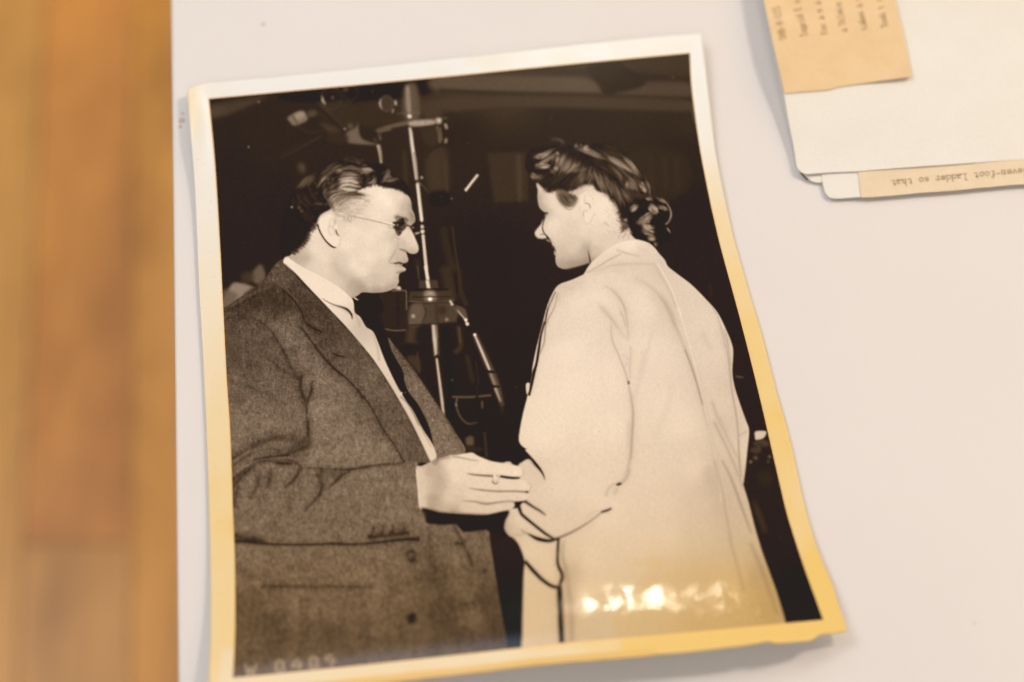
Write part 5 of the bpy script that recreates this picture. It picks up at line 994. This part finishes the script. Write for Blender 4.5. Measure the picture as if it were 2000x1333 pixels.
tag(rC, 'middle sheet with rounded corner and narrow brown slip sticking out below the top sheet', 'sheet of paper', 'old sheets piled at the upper right')
zC = lambda x, y: .0017+0*x
sheet('paper_sheet', [(1560, 120), (2250, 70)], [(2250, 70), (2300, 332)], [(1612.5, 378), (1617, 384), (1625, 387.5), (1640, 387.5), (1684, 384.5), (1800, 374), (2000, 357.5), (2300, 332)], [(1560, 120), (1592, 260), (1604, 335), (1607, 358), (1612.5, 378)], zC, M_WHITE, rC, 60, 50)
slipC = sheet('typed_slip', wob([(1674, 322), (1800, 312), (2250, 280)], .3, 5), [(2250, 280), (2258, 337)], wob([(1682.5, 386), (1696, 386.8), (1720, 383.5), (1800, 377), (1900, 368.5), (2000, 360), (2258, 337)], .35, 6), [(1674, 322), (1677, 345), (1679.5, 368), (1682.5, 386)],
      lambda x, y: .0021+0*x, M_TAN2, rC, 60, 12, .0002)
tag(slipC, 'narrow brown slip with one upside-down typed line')

# typed letters: strokes with slab feet on a 6 x 9 cell, laid on the slip
GL = {'a': '14 34 44 43 40 50|42 11 01 00 10 30 41|', 'b': '', 'd': '37 47 40 50|43 24 14 03 01 10 20 41', 'e': '02 42 43 34 14 03 01 10 30 41', 'f': '00 30|10 16 27 37 46|04 34', 'g': '34 44 4a 3b 1b 0a|43 34 14 03 01 10 30 41', 'h': '07 17 10|00 20|13 24 34 43 40|30 50',
      'i': '04 24 20|00 40|26 27', 'k': '07 17 10|00 20|12 44|23 40|30 50', 'l': '07 27 20|00 40', 'm': '04 14 10|13 24 23 20|23 34 43 40', 'n': '04 14 10|00 20|13 24 34 43 40|30 50', 'o': '10 30 41 43 34 14 03 01 10', 'r': '04 14 10|00 30|13 24 34 43', 's': '43 34 14 03 12 32 41 30 10 01', 't': '16 11 20 30 41|04 34',
      'v': '04 20 44|-04 14|34 54', 'z': '04 44 00 40', 'I': '07 47|27 20|00 40', 'T': '06 07 47 46|27 20|10 30', 'S': '46 37 17 06 05 14 34 43 41 30 10 01', 'H': '07 00|47 40|04 44', 'B': '00 07 37 46 45 34 04|34 43 41 30 00', 'E': '47 07 00 40|04 34', 'X': '00 47|07 40', '-': '03 43', '1': '06 27 20|00 40', '5': '47 07 04 34 43 41 30 10 01'}
def typed(text, start, along, up, zf, parent, wd=.11):
    """start px point, along = px vector per character, up = px vector of a 7-unit cap height"""
    vs, fs = [], []
    al = np.array(along, float)/6; upv = np.array(up, float)/7; r = np.random.default_rng(len(text))
    for k, ch in enumerate(text):
        o = np.array(start, float)+al*6*k+r.normal(0, .12, 2)
        for st in GL.get(ch, '').replace('-0', '0').split('|') if ch != ' ' else []:
            pts = [o+al*int(c[0], 16)+upv*(int(c[1], 16) if c[1] not in 'ab' else {'a': -1, 'b': -2}[c[1]]) for c in st.split()]
            for a_, b_ in zip(pts[:-1], pts[1:]):
                d = b_-a_; L_ = np.linalg.norm(d)+1e-9; d /= L_; nn = np.array([-d[1], d[0]])*.52; a2, b2 = a_-d*.3, b_+d*.3
                c0 = len(vs); q_ = np.array([a2+nn, b2+nn, b2-nn, a2-nn]); w3 = hit(q_[:, 0], q_[:, 1], zf(q_[:, 0], q_[:, 1])+.00012+.00001*(len(fs) % 7))
                vs += [tuple(v) for v in w3]; fs.append((c0, c0+3, c0+2, c0+1))
    return mesh('typed_line', vs, fs, M_INK, parent, smooth=False)
zs = lambda x, y: zA(x, y)+.0005+.0014*sm(1660, 1785, x)
ux, uy = -.235, -1.0
for txt, sx, sy in (('SHB-X-115', 1536, 76), ('Ingrid E s', 1577, 70), ('for a s a', 1616, 66), ('a Stlmin', 1654.5, 62), ('takes a s', 1693.5, 57), ('Tomk t s', 1734.5, 52)):
    typed(txt, (sx, sy), (ux*7.25, uy*7.25), (-12.5, 2.6), zs, slipA)
typed('seven-foot ladder so that', (1729+25*10.75+9, 366-25*.98-13), (-10.75, .98), (1.2, 12.5), lambda x, y: .0021+0*x, slipC)
